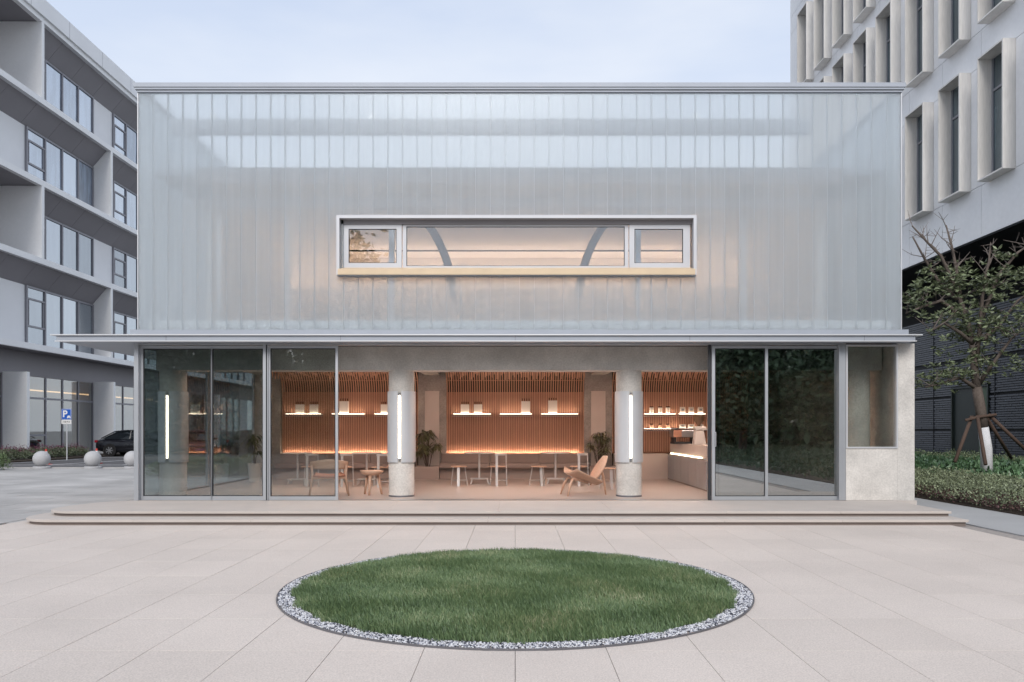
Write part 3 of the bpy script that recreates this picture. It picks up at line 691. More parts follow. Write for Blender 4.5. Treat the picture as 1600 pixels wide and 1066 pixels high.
MB().box(wx0 + .056, wx1 - .056, .0, .1, iz1 + .001, WZ1 - .056).build('window_head', 'office_soffit', uw)
# --- added cafe fill light: glowing strips kept out of sight above the beam edge
fill_proto = None
for x, y in [(-4.4, 3.4), (-4.4, 1.9), (0, 3.4), (0, 1.9), (4.0, 3.4), (3.6, 1.9)]:
    if fill_proto is None:
        fill_proto = MB().box(-1.1, 1.1, -.03, .03, 0, .012).build('fill_strip', 'cafe_fill', pav, world=False); fill_proto.location = (x, y - 3.5, 2.645)
    else: share('fill_strip', fill_proto, pav, (x, y - 3.5, 2.645))

# ================================================================== benches, planters
def bench(x0, x1, label):
    t = thing('wall_bench', ((x0 + x1) / 2, 6.2, 0), label, 'bench', 'cushioned benches along the slatted wall')
    MB().box(x0, x1, 6.0, 6.38, .001, .29).build('base', 'bench', t)
    k = max(1, round((x1 - x0) / 1.25))
    for i in range(k):
        a = x0 + (x1 - x0) * i / k; b_ = x0 + (x1 - x0) * (i + 1) / k
        MB().box(a + .003, b_ - .003, 5.84, 6.34, .292, .42).build('seat_cushion', 'cushion', t, bevel=.02)
        MB().box(a + .003, b_ - .003, 6.342, 6.422, .30, .655).build('back_cushion', 'cushion', t, bevel=.015)
    MB().box(x0 - .02, x1 + .02, 6.424, 6.438, .0, .652).build('back_board', 'bench', t)
bench(-6.2, -2.62, 'long low cushioned bench in the left bay behind the barrel armchair')
bench(-1.95, 1.93, 'long low cushioned bench in the middle bay between the two potted plants')
for cx, lb in ((-2.28, 'built-in planter box beside the left lit column, holding the leafy plant'), (2.26, 'built-in planter box behind the lounge chair, holding the bushy plant')):
    t = thing('planter', (cx, 6.1, 0), lb, 'planter'); x0, x1 = cx - .33, cx + .32
    b = MB(); b.box(x0, x1, 5.86, 5.9, .001, .34); b.box(x0, x1, 6.35, 6.39, .001, .34); b.box(x0, x0 + .04, 5.9, 6.35, .001, .34); b.box(x1 - .04, x1, 5.9, 6.35, .001, .34)
    b.build('box', 'bench', t); MB().box(x0 + .041, x1 - .041, 5.901, 6.349, .02, .31).build('soil', 'soil', t)
def house_plant(loc, H, n, spread, label, seed, big):
    t = thing('potted_plant', loc, label, 'plant', 'leafy plants standing in the cafe planters'); r_ = np.random.default_rng(seed); VV = []; QQ = []; nb = 0; st = MB()
    for k in range(n):
        a = r_.uniform(0, 6.28); hh = H * r_.uniform(.45, 1.0); rad = spread * r_.uniform(.1, .6)
        top = np.array([math.cos(a) * rad, math.sin(a) * rad * .5, hh])
        st.tube([(top[0] * .2, top[1] * .2, 0), (top[0] * .5, top[1] * .5, hh * .55), tuple(top)], [.012, .009, .005], 5)
        m = r_.integers(9, 14)
        for q in range(m):
            th = 6.28 * q / m + r_.uniform(-.3, .3); L = r_.uniform(.13, .26) * big; wv = L * .11; up = r_.uniform(.1, .9)
            base_ = top - np.array([0, 0, r_.uniform(0, .35) * hh * .6]); d = np.array([math.cos(th), math.sin(th), 0]); sd = np.array([-d[1], d[0], 0])
            for s_ in range(4):
                pass
            P_ = [base_ + d * L * u + np.array([0, 0, L * (up * u - (up + .6) * u * u)]) for u in (0, .25, .5, .75, 1)]; W_ = [.3, 1, 1, .7, .05]
            for p_, w_ in zip(P_, W_): VV += [p_ - sd * wv * w_, p_ + sd * wv * w_]
            QQ += [[nb + 2 * i, nb + 2 * i + 1, nb + 2 * i + 3, nb + 2 * i + 2] for i in range(4)]; nb += 10
    st.build('stem', 'bark', t, world=False); o = np_mesh('foliage', np.array(VV), np.array(QQ), 'house_leaf'); o.parent = t
    return t
house_plant((-2.28, 6.1, .31), 1.0, 17, .46, 'tall leafy plant with drooping leaves in the planter beside the left lit column', 3, 1.15)
house_plant((2.2, 6.1, .31), .92, 15, .5, 'bushy leafy plant behind the lounge chair beside the right lit column', 5, .95)
pt = thing('planter', (X(398, 5.2), 5.2, 0), 'slim pale pot at the rear left corner behind the glass', 'planter')
MB().lathe([(.13, 0), (.17, .45), (.15, .45), (.14, .40), (.0001, .40)], 20).build('pot', 'paper', pt, world=False)
house_plant((X(398, 5.2), 5.2, .41), .75, 5, .35, 'dark spiky plant in a slim pot behind the far left glass', 8, 1.2)

# ================================================================== furniture
def cafe_table(loc, label, rz=0):
    t = thing('cafe_table', loc, label, 'table', 'round pedestal cafe tables', rz)
    MB().lathe([(.33, .722), (.34, .727), (.34, .74), (.335, .745)], 36).build('tabletop', 'machine_white', t, world=False)
    MB().lathe([(.024, .135), (.024, .7215)], 14).build('pedestal', 'furniture_metal', t, world=False)
    b = MB(); b.box(-.21, .21, -.12, .12, .115, .134)
    b.build('base_plate', 'furniture_metal', t, world=False)
    for sx in (-1, 1):
        for sy in (-1, 1): MB().hexa([(sx * .21, sy * .11 - .012, 0), (sx * .21 + .025, sy * .11 - .012, 0), (sx * .21 + .025, sy * .11 + .012, 0), (sx * .21, sy * .11 + .012, 0), (sx * .18, sy * .11 - .012, .1145), (sx * .18 + .025, sy * .11 - .012, .1145), (sx * .18 + .025, sy * .11 + .012, .1145), (sx * .18, sy * .11 + .012, .1145)]).build('foot', 'furniture_metal', t, world=False)
    return t
def stool(loc, label, rz=0):
    t = thing('stool', loc, label, 'stool', 'three-legged pale metal stools', rz)
    MB().lathe([(.175, .432), (.185, .437), (.185, .448), (.18, .453)], 28).build('seat', 'oak', t, world=False)
    MB().hexa([(-.03, -.19, 0), (.03, -.19, 0), (.03, -.175, 0), (-.03, -.175, 0), (-.03, -.13, .431), (.03, -.13, .431), (.03, -.115, .431), (-.03, -.115, .431)]).build('leg', 'furniture_metal', t, world=False)
    for s in (-1, 1): MB().tube([(s * .19, .12, 0), (s * .135, .07, .431)], .011, 8).build('leg', 'furniture_metal', t, world=False)
    MB().tube([(-.175, .11, .12), (.175, .11, .12)], .009, 6).build('stretcher', 'furniture_metal', t, world=False)
    return t
def backed_chair(loc, label, rz=0):
    t = thing('cafe_chair', loc, label, 'chair', 'three-legged pale metal chairs with hoop backs', rz)
    MB().lathe([(.185, .432), (.195, .437), (.195, .448), (.19, .453)], 28).build('seat', 'oak', t, world=False)
    MB().hexa([(-.035, -.22, 0), (.02, -.22, 0), (.02, -.2, 0), (-.035, -.2, 0), (-.035, -.2, .74), (.02, -.2, .74), (.02, -.18, .74), (-.035, -.18, .74)]).build('post', 'furniture_metal', t, world=False)
    MB().tube([(.22, -.06, 0), (.2, -.06, .74)], .011, 8).build('leg', 'furniture_metal', t, world=False)
    MB().tube([(-.17, .14, 0), (-.14, .1, .431)], .011, 8).build('leg', 'furniture_metal', t, world=False)
    MB().sheet(lambda u, v: (.21 * math.cos(-1.8 + 1.6 * u), .20 * math.sin(-1.8 + 1.6 * u), .70 + .05 * v), 10, 1).build('backrest', 'furniture_metal', t, world=False, solid=.012)
    MB().tube([(-.0, -.2, .13), (.21, -.06, .13)], .009, 6).build('stretcher', 'furniture_metal', t, world=False)
    return t
def fy(py): return F * EYE / (py - 672) - D       # Y of a point on the cafe floor
y = fy(756); t1 = cafe_table((X(749, y), y, 0), 'round pale table in the middle bay, left of its pair, before the bench')
y = fy(756); cafe_table((X(868, y), y, 0), 'round pale table in the middle bay, just left of the lounge chair')
y = fy(757); cafe_table((X(465, y), y, 0), 'round pale table nearest the left end of the left bay')
y = fy(757); cafe_table((X(573, y), y, 0), 'round pale table beside the left lit column in the left bay')
y = fy(759); stool((X(717, y), y, 0), 'pale stool with wood seat just left of the middle bay table pair')
y = fy(759); stool((X(842, y), y, 0), 'pale stool with wood seat between the two middle bay tables', .35)
y = fy(764); stool((X(952, y), y, 0), 'pale stool half hidden behind the right lit column', .2)
y = fy(759); backed_chair((X(777, y), y, 0), 'hoop-backed chair right of the left table in the middle bay')
y = fy(759); backed_chair((X(904, y), y, 0), 'hoop-backed chair behind the lounge chair in the middle bay')
y = fy(760); backed_chair((X(484, y), y, 0), 'hoop-backed chair behind the barrel armchair in the left bay')
y = fy(760); backed_chair((X(538, y), y, 0), 'hoop-backed chair between the two tables of the left bay')
y = fy(761); backed_chair((X(594, y), y, 0), 'hoop-backed chair behind the round wooden stool near the left lit column')

# barrel armchair
y = fy(774); ac = thing('barrel_armchair', (X(514, y), y, 0), 'bent plywood armchair with a wrap-around back, standing behind the glass door', 'armchair', rz=R(15))
MB().sheet(lambda u, v: ((.36 + .015 * v) * math.cos(R(195) + R(150) * u) , (.30 + .02 * v) * math.sin(R(195) + R(150) * u) + .02, .52 + (.20 - .06 * abs(u - .5) * 2) * v + .06 * (1 - abs(u - .5) * 2) * 0), 24, 4).build('backrest', 'oak', ac, world=False, solid=.014, smooth=True)
for s in (-1, 1):
    MB().sheet(lambda u, v: (s * (.352 - .02 * u), -.06 + .30 * u, .52 + .14 * v * (1 - .75 * u)), 6, 3).build('armrest', 'oak', ac, world=False, solid=.014, smooth=True)
MB().sheet(lambda u, v: ((u - .5) * .6 * (1 - .15 * v), -.25 + .55 * v, .40 - .03 * math.sin(math.pi * u) + .02 * v), 10, 8).build('seat', 'leather', ac, world=False, solid=.03, smooth=True)
for sx, sy in ((-1, -1), (1, -1), (-1, 1), (1, 1)):
    MB().tube([(sx * .37, sy * .24, 0), (sx * .31, sy * .21, .38), (sx * .325, sy * .20, .60)], [.016, .024, .018], 8).build('leg', 'oak', ac, world=False, smooth=True)
MB().box(-.30, .30, .20, .225, .33, .38).build('apron', 'oak', ac, world=False)
MB().box(-.30, .30, -.225, -.20, .33, .38).build('apron', 'oak', ac, world=False)
# round wood stool / side table
y = fy(773); rs = thing('wooden_stool', (X(581, y), y, 0), 'low round wooden stool with a thick dished top and three stout legs', 'stool')
MB().lathe([(.14, .385), (.20, .42), (.232, .475), (.226, .48), (.195, .445), (.0001, .43)], 32).build('seat', 'oak', rs, world=False, smooth=True)
for a in (-95, 25, 145): c, s = math.cos(R(a)), math.sin(R(a)); MB().tube([(c * .20, s * .20, 0), (c * .12, s * .12, .392)], [.021, .03], 10).build('leg', 'oak', rs, world=False, smooth=True)
# lounge chair (faces -x)
y = fy(775); lc = thing('lounge_chair', (X(916, y), y + .22, 0), 'three-legged plywood shell lounge chair with wing-like seat beside the right lit column', 'lounge chair', rz=R(12))
def seat_fn(u, v):          # u across (-1..1), v front->back
    a = (u - .5) * 2; x = -.40 + .62 * v + .10 * a * a; ww = .44 * (1 - .55 * v ** 1.3)
    return (x, a * ww, .44 - .24 * v ** .8 + .10 * a * a * (1 - v * .3))
MB().sheet(seat_fn, 16, 10).build('seat', 'oak', lc, world=False, solid=.016, smooth=True)
def back_fn(u, v):
    a = (u - .5) * 2; ww = .30 * math.sin(math.pi * (.13 + .80 * v)) ** .7; return (.08 + .30 * v + .05 * a * a, a * ww, .27 + .50 * v)
MB().sheet(back_fn, 12, 12).build('backrest', 'oak', lc, world=False, solid=.016, smooth=True)
MB().sheet(lambda u, v: ((-.18 + .30 * v), (u - .5) * .42 * (1 - .3 * v), .385 - .14 * v + .03 * (2 * u - 1) ** 2), 8, 6).build('seat_pad', 'leather', lc, world=False, solid=.02, smooth=True)
for s in (-1, 1): MB().tube([(-.43, s * .26, 0), (-.37, s * .22, .22), (-.30, s * .17, .335), (-.12, s * .1, .285), (.04, s * .06, .235)], [.014, .028, .026, .02, .016], 8).build('front_leg', 'oak', lc, world=False, smooth=True)
MB().tube([(.10, 0, .20), (.20, -.01, .30), (.29, -.02, .43), (.335, -.02, .44), (.37, -.02, .34), (.42, -.02, 0)], [.016, .02, .028, .03, .028, .014], 8).build('rear_leg', 'oak', lc, world=False, smooth=True)

# counter
ct = thing('service_counter', (4.4, 4, 0), 'long service counter with metal cabinet doors and a glowing strip under its top', 'counter')
ye, yb = 1.75, 6.2
MB().box(4.0, 4.9, ye + .3, yb, .001, .64).build('cabinet', 'bench', ct)
k = 5
for i in range(k):
    a = ye + .3 + (yb - ye - .3) * i / k; b_ = ye + .3 + (yb - ye - .3) * (i + 1) / k
    MB().box(3.975, 3.999, a + .012, b_ - .012, .03, .63).build('cabinet_door', 'aluminium', ct)
MB().box(4.06, 4.9, ye + .6, yb, .70, .94).build('counter_top', 'plaster', ct)
MB().box(4.03, 4.9, ye + .3, yb, .642, .66).build('ledge', 'aluminium_white', ct)
MB().box(4.045, 4.058, ye + 1.0, yb - .1, .665, .683).build('light_strip', 'led', ct)
MB().box(4.1, 4.9, ye + .6, yb, .66, .699).build('plinth', 'bench', ct)
MB().box(X(1117, 1.7), X(1187, 1.7), 1.7, 2.02, .001, Z(721, 1.7)).build('end_panel', 'white_wall', ct)
dc = thing('display_case', (X(1156, 1.9), 1.9, Z(721, 1.7)), 'glass display case on the counter end behind the right glass door', 'display case')
x0, x1, z0, z1 = X(1131, 1.8), X(1178, 1.8), Z(721, 1.7) + .001, Z(676, 1.8)
f = MB()
for xx in (x0, x1 - .02):
    for yy in (1.76, 2.0): f.box(xx, xx + .02, yy, yy + .02, z0, z1)
for zz in (z0, z1): f.box(x0, x1, 1.76, 2.02, zz, zz + .02)
f.build('frame', 'machine_grey', dc); MB().box(x0 + .021, x1 - .021, 1.768, 1.774, z0 + .021, z1 - .001).build('pane', 'display_glass', dc); MB().box(x0 + .021, x1 - .021, 1.79, 1.99, z0 + .27, z0 + .28).build('shelf', 'aluminium_white', dc)
# grinder
gy = 3.7; gr = thing('coffee_grinder', (X(1092, gy), gy, .94), 'pale coffee grinder with a smoked funnel hopper on the counter', 'coffee grinder')
b = MB(); b.hexa([(-.13, -.13, 0.001), (.14, -.13, 0.001), (.14, .13, 0.001), (-.13, .13, 0.001), (-.10, -.09, .33), (.10, -.09, .33), (.10, .09, .33), (-.10, .09, .33)]); b.build('body', 'machine_white', gr, world=False, bevel=.015)
MB().box(-.115, .155, -.10, .10, .332, .42).build('head', 'machine_white', gr, world=False, bevel=.02)
MB().lathe([(.035, .421), (.04, .46), (.095, .53), (.12, .56), (.12, .66), (.125, .665), (.125, .68)], 22).build('hopper', 'smoked', gr, world=False, smooth=True)
MB().tube([(.155, -.03, .37), (.2, -.03, .33), (.2, -.03, .2)], .018, 8).build('spout', 'machine_grey', gr, world=False)
ey = 5.0; es = thing('espresso_machine', (X(1068, ey), ey, .94), 'low boxy silver and copper espresso machine behind the grinder', 'espresso machine')
MB().box(-.30, .28, -.25, .25, .16, .34).build('body', 'machine_grey', es, world=False, bevel=.02)
MB().box(-.302, -.10, -.256, -.2505, .165, .335).build('side_panel', 'wood_panel', es, world=False)
for sx in (-.24, .22): MB().box(sx - .02, sx + .02, -.2, .2, 0.001, .158).build('leg', 'gasket', es, world=False)
MB().box(-.28, .26, -.24, .24, .001, .05).build('drip_tray', 'gasket', es, world=False)
b = MB(); b.tube([(-.27, -.22, .38), (.25, -.22, .38), (.25, .2, .38), (-.27, .2, .38)], .008, 6); b.build('cup_rail', 'aluminium_white', es, world=False)
for i, (dx, lb) in enumerate(((-.18, 'left stack of pale saucers on the espresso machine'), (.0, 'middle stack of pale saucers on the espresso machine'), (.17, 'right stack of pale saucers on the espresso machine'))):
    s = thing('saucer_stack', (X(1068, ey) + dx, ey, 1.281), lb, 'saucers', 'saucers stacked on the espresso machine'); b = MB()
    for q in range(3): b.lathe([(.03, q * .012), (.07, q * .012 + .01), (.072, q * .012 + .012)], 16)
    b.build('saucer', 'machine_white', s, world=False)
# items on shelves
def carton(px, wpx, toppx, label, nb=4, bot=True):
    y = 6.41; x = X(px, y); wv = wpx * (D + y) / F; h = (647 - toppx) * (D + y) / F
    t = thing('carton', (x, y, SZ + .001), label, 'carton', 'white cartons of dark bottles on the upper shelves')
    MB().box(-wv / 2, wv / 2, -.03, .05, 0, h).build('box', 'paper', t, world=False, bevel=.004)
    for i in range(nb):
        bx_ = -wv / 2 + wv * (i + .5) / nb; MB().lathe([(.010, h + .001), (.010, h + .05), (.014, h + .055), (.014, h + .07)], 8, bx_, .01).build('bottle_neck', 'bottle', t, world=False)
    return t
carton(468.5, 13, 632, 'squat white carton, leftmost on the far left shelf of the left bay')
carton(490.5, 13, 632, 'squat white carton of bottles, right of its twin on the far left shelf')
carton(537.5, 14, 627, 'tall white carton on the shelf behind the open door edge of the left bay')
carton(601, 12, 632, 'squat white carton partly behind the left lit column')
carton(726.5, 13, 632, 'squat white carton of bottles, leftmost in the middle bay')
carton(747, 13, 632, 'squat white carton of bottles, second from the left in the middle bay')
carton(821.5, 14, 627, 'tall white carton alone on the middle shelf of the middle bay')
carton(863.5, 14, 626, 'tall white carton on the right shelf of the middle bay')
def cup(px, z, hpx, wpx, label, grp, m, top):
    y = 6.41; s = F / (D + y); t = thing('shelf_cup' if top else 'coffee_bag', (X(px, y), y, z + .001), label, 'cup' if top else 'coffee bag', grp)
    h = hpx / s; r_ = wpx / s / 2
    if top:
        MB().lathe([(r_ * .8, 0), (r_, h)], 16).build('body', m, t, world=False); MB().lathe([(r_ * .9, h + .001), (r_ * .9, h + .03)], 14).build('lid', 'bottle', t, world=False)
    else:
        MB().hexa([(-r_, -.03, 0), (r_, -.03, 0), (r_, .04, 0), (-r_, .04, 0), (-r_ * .95, -.005, h), (r_ * .95, -.005, h), (r_ * .95, .012, h), (-r_ * .95, .012, h)]).build('bag', m, t, world=False, bevel=.006)
        MB().box(-r_ * .5, r_ * .5, -.031, -.024, h * .45, h * .75).build('printed_patch', 'machine_grey', t, world=False)
for i, px in enumerate((1018, 1031.5, 1043.5)):
    w_ = ('left', 'middle', 'right')[i]
    cup(px, SZ, 10, 7, f'tall lidded cup, {w_} of three on the upper shelf by the right column', 'lidded cups on the right bay shelves', 'paper', True)
    cup(px, SZ2, 6, 6, f'small lidded glass, {w_} of three on the lower shelf by the right column', 'lidded cups on the right bay shelves', 'oak', True)
for i, px in enumerate((1066.5, 1080, 1094.5)):
    w_ = ('left', 'middle', 'right')[i]
    cup(px, SZ, 11, 8.5, f'white printed coffee bag, {w_} of three above the espresso machine', 'white coffee bags on the right bay shelves', 'paper', False)
    cup(px, SZ2, 7, 10, f'short white packet, {w_} of three on the shelf behind the grinder', 'white coffee bags on the right bay shelves', 'paper', False)

# ================================================================== LEFT OFFICE BUILDING
off = thing('office_building', (-30, 30, GZ), 'grey and white office block with recessed ribbon windows on the left', 'building')
dist = lambda d: d - D
XO, XG = -24.0, -25.1; YA, YB = 14.18, 64.0       # Y extents
lev = [5.29, 9.7, 13.67, 17.84, 22.0]
MB().box(-40, -28.6, YA, YB, GZ, 22.5).build('core', 'office_soffit', off)
for i, z in enumerate(lev):
    top = z + (.30 if i < 4 else 1.05)
    if i < 4:
        MB().box(XO - .25, XO, YA, YB, z, top).build('fascia', 'office_white', off)
        MB().box(-28.5, XO - .251, YA, YB, z + .06, top - .01).build('slab', 'office_soffit', off)
    else:
        MB().box(-28.6, XO + .12, YA, YB, z + .26, top + .1).build('roof_edge', 'office_white2', off)
        MB().box(-28.5, XO - .1, YA, YB, z + .06, z + .255).build('slab', 'office_soffit', off)
        MB().box(XO - .25, XO, YA, YB, z, z + .255).build('fascia', 'office_white', off)
        k = YA
        while k < YB: MB().box(XO + .121, XO + .124, k, k + .02, z + .27, top + .09).build('seam', 'office_frame', off); k += 3.3
    yy = YA
    while yy < YB - .1:
        MB().box(-27.4 if i else -25.4, XO - .26, yy + .01, yy + 2.19, z + .02, z + .058).build('soffit_panel', 'office_soffit', off)
        if i and not (i % 2 == 0 and yy + 1 < dist(39.2)):
            MB().hexa([(XO - .255, yy + .008, z + .0), (XO - .255, yy + 2.192, z + .0), (XG + .0, yy + 2.192, z - .99), (XG, yy + .008, z - .99), (XO - .255, yy + .008, z + .019), (XO - .255, yy + 2.192, z + .019), (XG + .0, yy + 2.192, z - .94), (XG, yy + .008, z - .94)]).build('sloped_soffit', 'office_soffit', off)
        yy += 2.2
floors = [(5.59, 9.7), (10.0, 13.67), (13.97, 17.84), (18.14, 22.0)]
for fi, (z0, z1) in enumerate(floors):
    zt_ = z1 - 1.0
    for b0 in ((0, 1, 2, 3) if fi % 2 else (-1, 0, 1, 2, 3)):   # open loggia before the first deep fin
        wy0 = dist(39.6) + b0 * 8.55; wy1 = wy0 + 6.2
        if wy0 < YA: wy0 = max(wy0, YA)
        wf_ = MB(); wn_ = MB()
        # four units: first has a sash with transom bars
        un = 4; uw_ = (wy1 - wy0) / un
        fr = MB()
        for k in range(un + 1): yy = wy0 + uw_ * k; fr.box(XG, XG + .12, yy - .05, yy + .05, z0 + .12, zt_)
        fr.box(XG, XG + .11, wy0 + .05, wy1 - .05, zt_ - .1, zt_); fr.box(XG, XG + .11, wy0 + .05, wy1 - .05, z0, z0 + .12)
        for zz in (z0 + 1.0, zt_ - .7): fr.box(XG, XG + .105, wy0 + .05, wy0 + uw_ - .05, zz, zz + .09)
        fr.box(XG, XG + .104, wy0 + .12, wy0 + .18, z0 + 1.1, zt_ - .71); fr.box(XG, XG + .104, wy0 + uw_ - .18, wy0 + uw_ - .12, z0 + 1.1, zt_ - .71)
        w_ = fr.build('window', 'office_frame', off)
        for k in range(un): MB().box(XG + .03, XG + .05, wy0 + uw_ * k + .05, wy0 + uw_ * (k + 1) - .05, z0 + .12, zt_ - .1).build('pane', 'painted_sky_glass' if fi > 1 else 'office_glass', w_)
        if not (fi % 2 and b0 < 0): MB().box(XG - .3, XG + .02, wy1 + .05, wy1 + 2.28, z0, zt_ + (1.0 if fi % 2 and b0 < 0 else 0)).build('wall_panel', 'office_white2', off)
        if not (fi % 2 and b0 < 0): MB().box(XG - .32, XG + .0, wy1 + .051, wy1 + .12, z0, zt_).build('panel_edge', 'office_frame', off)
    if fi % 2 == 1:   # storeys with straight fins
        for b0 in (0, 2): yy = dist(39.2) + b0 * 8.55; MB().box(XG - (3.3 if b0 == 0 else .1), XO - .002, yy, yy + .22, z0, z1 - .002).build('fin_wall', 'office_white', off)
    else:
        for b0 in (0, 2):
            yo = dist(45.9) + b0 * 8.55
            MB().box(XG - .1, XO - .002, yo, yo + .22, z0, z1 - .002).build('fin_wall', 'office_white', off)
# ground floor
XGG = -25.2
MB().box(XGG - .3, XGG, YA, YB, 4.08, 5.30).build('bulkhead', 'office_soffit', off)
for b0 in range(-1, 4):
    wy0 = dist(40.0) + b0 * 8.2; wy1 = wy0 + 6.2; fr = MB(); un = 4; uw_ = (wy1 - wy0) / un
    for k in range(un + 1): yy = wy0 + uw_ * k; fr.box(XGG - .12, XGG - .01, yy - .05, yy + .05, GZ, 4.07)
    for zz in (2.9,): fr.box(XGG - .12, XGG - .015, wy0 + .05, wy1 - .05, zz, zz + .1)
    fr.box(XGG - .12, XGG - .015, wy0 + .05, wy0 + uw_ - .05, .95, 1.05)
    w_ = fr.build('shop_window', 'office_frame', off)
    for k in range(un): MB().box(XGG - .07, XGG - .05, wy0 + uw_ * k + .05, wy0 + uw_ * (k + 1) - .05, GZ + .02, 4.07).build('pane', 'shop_pane', w_)
    MB().box(XGG - .3, XGG - .02, wy1 + .05, wy1 + 1.95, GZ, 4.07).build('wall_panel', 'office_white2', off)
    MB().box(XGG - .002, XO + .0, dist(38.0 if b0 != 1 else 46.2) + (b0 * 8.2 if b0 != 1 else 0), dist(38.22 if b0 != 1 else 46.42) + (b0 * 8.2 if b0 != 1 else 0), GZ, 4.15).build('fin_wall', 'office_white', off)
MB().box(-28.4, -28.3, YA, YB, GZ, 5.25).build('shop_back_wall', 'room_beige', off)
MB().box(-28.0, -27.9, YA + .5, YB - .5, 3.55, 3.62).build('shop_light', 'led_office', off)
MB().box(-28.29, XGG - .31, YA, YB, 4.3, 4.35).build('shop_ceiling', 'room_beige', off)

# ================================================================== RIGHT BUILDING
rb = thing('panelled_building', (16, 12, GZ), 'tall white panelled block with cream window boxes above a black tiled wall', 'building')
XC = 12.9; RY0, RY1 = -1.5, 22.2; CB = 6.62
MB().box(XC + .36, 26, RY0, RY1, CB + .02, 34).build('core', 'clad_white', rb)
rows = [8.03, 12.33, 16.43, 20.55, 24.7]; BH = 3.36
cols = [dist(d) for d in (17.2, 19.1, 21.05, 23.0, 24.96, 27.0, 28.8, 30.7, 32.6, 34.5)]
cols = [c for c in cols]
BW = 1.12
def clad(y0, y1, z0, z1):
    MB().box(XC, XC + .095, y0 + .008, y1 - .008, z0 + .008, z1 - .008).build('cladding_panel', 'clad_white', rb)
edges = [RY0] + [c + .55 for c in cols[:-1]] + [RY1 - 1.0, RY1]
fy0 = cols
# bands between rows
zb = [(CB, rows[0] + .02)] + [(rows[i] + BH - .02, rows[i + 1] + .02) for i in range(4)] + [(rows[4] + BH, 34)]
for z0, z1 in zb:
    e = [RY0] + [c + .35 for c in cols] + [RY1]
    for a, b_ in zip(e, e[1:]): clad(a, b_, z0, z1)
bproto = None
for ri, z in enumerate(rows):
    for ci, c in enumerate(cols):
        yfar, ynear = c, c - BW
        # panel filling between boxes
        nxt = cols[ci + 1] - BW if ci + 1 < len(cols) else RY1
        clad(yfar, nxt, z + .02, z + BH - .02)
        if bproto is None:
            b = MB(); p = .33; t_ = .07; x0 = -p; x1 = .35
            t_ = .045; b.box(x0, x1, 0, t_, 0, BH); b.box(x0, x1, BW - t_, BW, 0, BH); b.box(x0, x1, t_, BW - t_, 0, t_); b.box(x0, x1, t_, BW - t_, BH - t_, BH)
            o = b.build('window_box', 'clad_cream', rb, world=False); bproto = o
            fr = MB(); fr.box(.04, .10, t_ + .001, t_ + .06, t_ + .001, BH - t_ - .001); fr.box(.04, .10, BW - t_ - .06, BW - t_ - .001, t_ + .001, BH - t_ - .001); fr.box(.04, .10, t_ + .06, BW - t_ - .06, t_ + .001, t_ + .06); fr.box(.04, .10, t_ + .06, BW - t_ - .06, BH - t_ - .9, BH - t_ - .84)
            fo = fr.build('frame', 'office_frame', o, world=False); po = MB().box(.07, .08, t_ + .06, BW - t_ - .06, t_ + .06, BH - t_).build('pane', 'tower_glass', o, world=False)
        else:
            o = share('window_box', bproto, rb); share('frame', fo, o); share('pane', po, o)
        o.location = (XC - 16, ynear - 12, z - GZ)
# ends
MB().box(XC + .0, XC + .0955, RY0, cols[0] - BW, rows[0], rows[0] + BH).build('cladding_panel', 'clad_white', rb)
MB().box(XC + .02, 26, RY0, RY1, CB - .04, CB + .018).build('soffit', 'black_back', rb)
# dark ground floor wall
XW = 14.5
MB().box(XW + .03, XW + .3, RY0 - 12, RY1 + 14, GZ, 5.1).build('black_wall', 'black_back', rb)
MB().box(XW + 2.0, XW + 2.3, RY0 - 12, RY1 + 14, 5.1, CB - .05).build('upper_void', 'black_back', rb)
MB().box(XW + .03, XW + 2.0, RY0 - 12, RY1 + 14, 5.101, 5.12).build('wall_top', 'black_back', rb)
dy0, dy1 = dist(F * XW / (1545 - 805)), dist(F * XW / (1490 - 805))
b = MB(); z = .0; row = 0
jy = [dist(F * XW / (p - 805)) for p in (1556, 1460, 1400, 1350)]
while z < 5.05:
    yy = -1.5 + (row % 3) * .17
    while yy < 20:
        L = .5; a, c = yy + .006, yy + L - .006
        if z < 2.7 and c > dy0 - .06 and a < dy1 + .06:
            if a < dy0 - .12: c = dy0 - .06
            elif c > dy1 + .12: a = dy1 + .06
            else: yy += L; continue
        zj = any(abs(z + .035 - q) < .04 for q in (1.25, 2.35, 3.5))
        if not zj: b.box(XW - .012 - .012 * (row % 2) - random.uniform(0, .006), XW + .03, a, c, z + .008, z + .062)
        yy += L
    z += .073; row += 1
tag(b.build('wall_tiles', 'black_tile', rb), kind='stuff')
for q in jy: MB().box(XW - .037, XW + .0, q - .012, q + .012, 0, 5.05).build('panel_joint', 'black_back', rb)
MB().box(XW + .001, XW + .02, dy0, dy1, 0, 2.62).build('door_leaf', 'door_green', rb)
b = MB(); b.box(XW - .06, XW + .025, dy0 - .055, dy0 - .001, 0, 2.68); b.box(XW - .06, XW + .025, dy1 + .001, dy1 + .055, 0, 2.68); b.box(XW - .06, XW + .025, dy0, dy1, 2.621, 2.68); b.build('door_frame', 'door_green', rb)
b = MB(); b.box(XW - .005, XW + .0005, dy0 + .0, dy0 + .5, .1, 2.6); b.build('door_leaf', 'leaf_dark', rb)

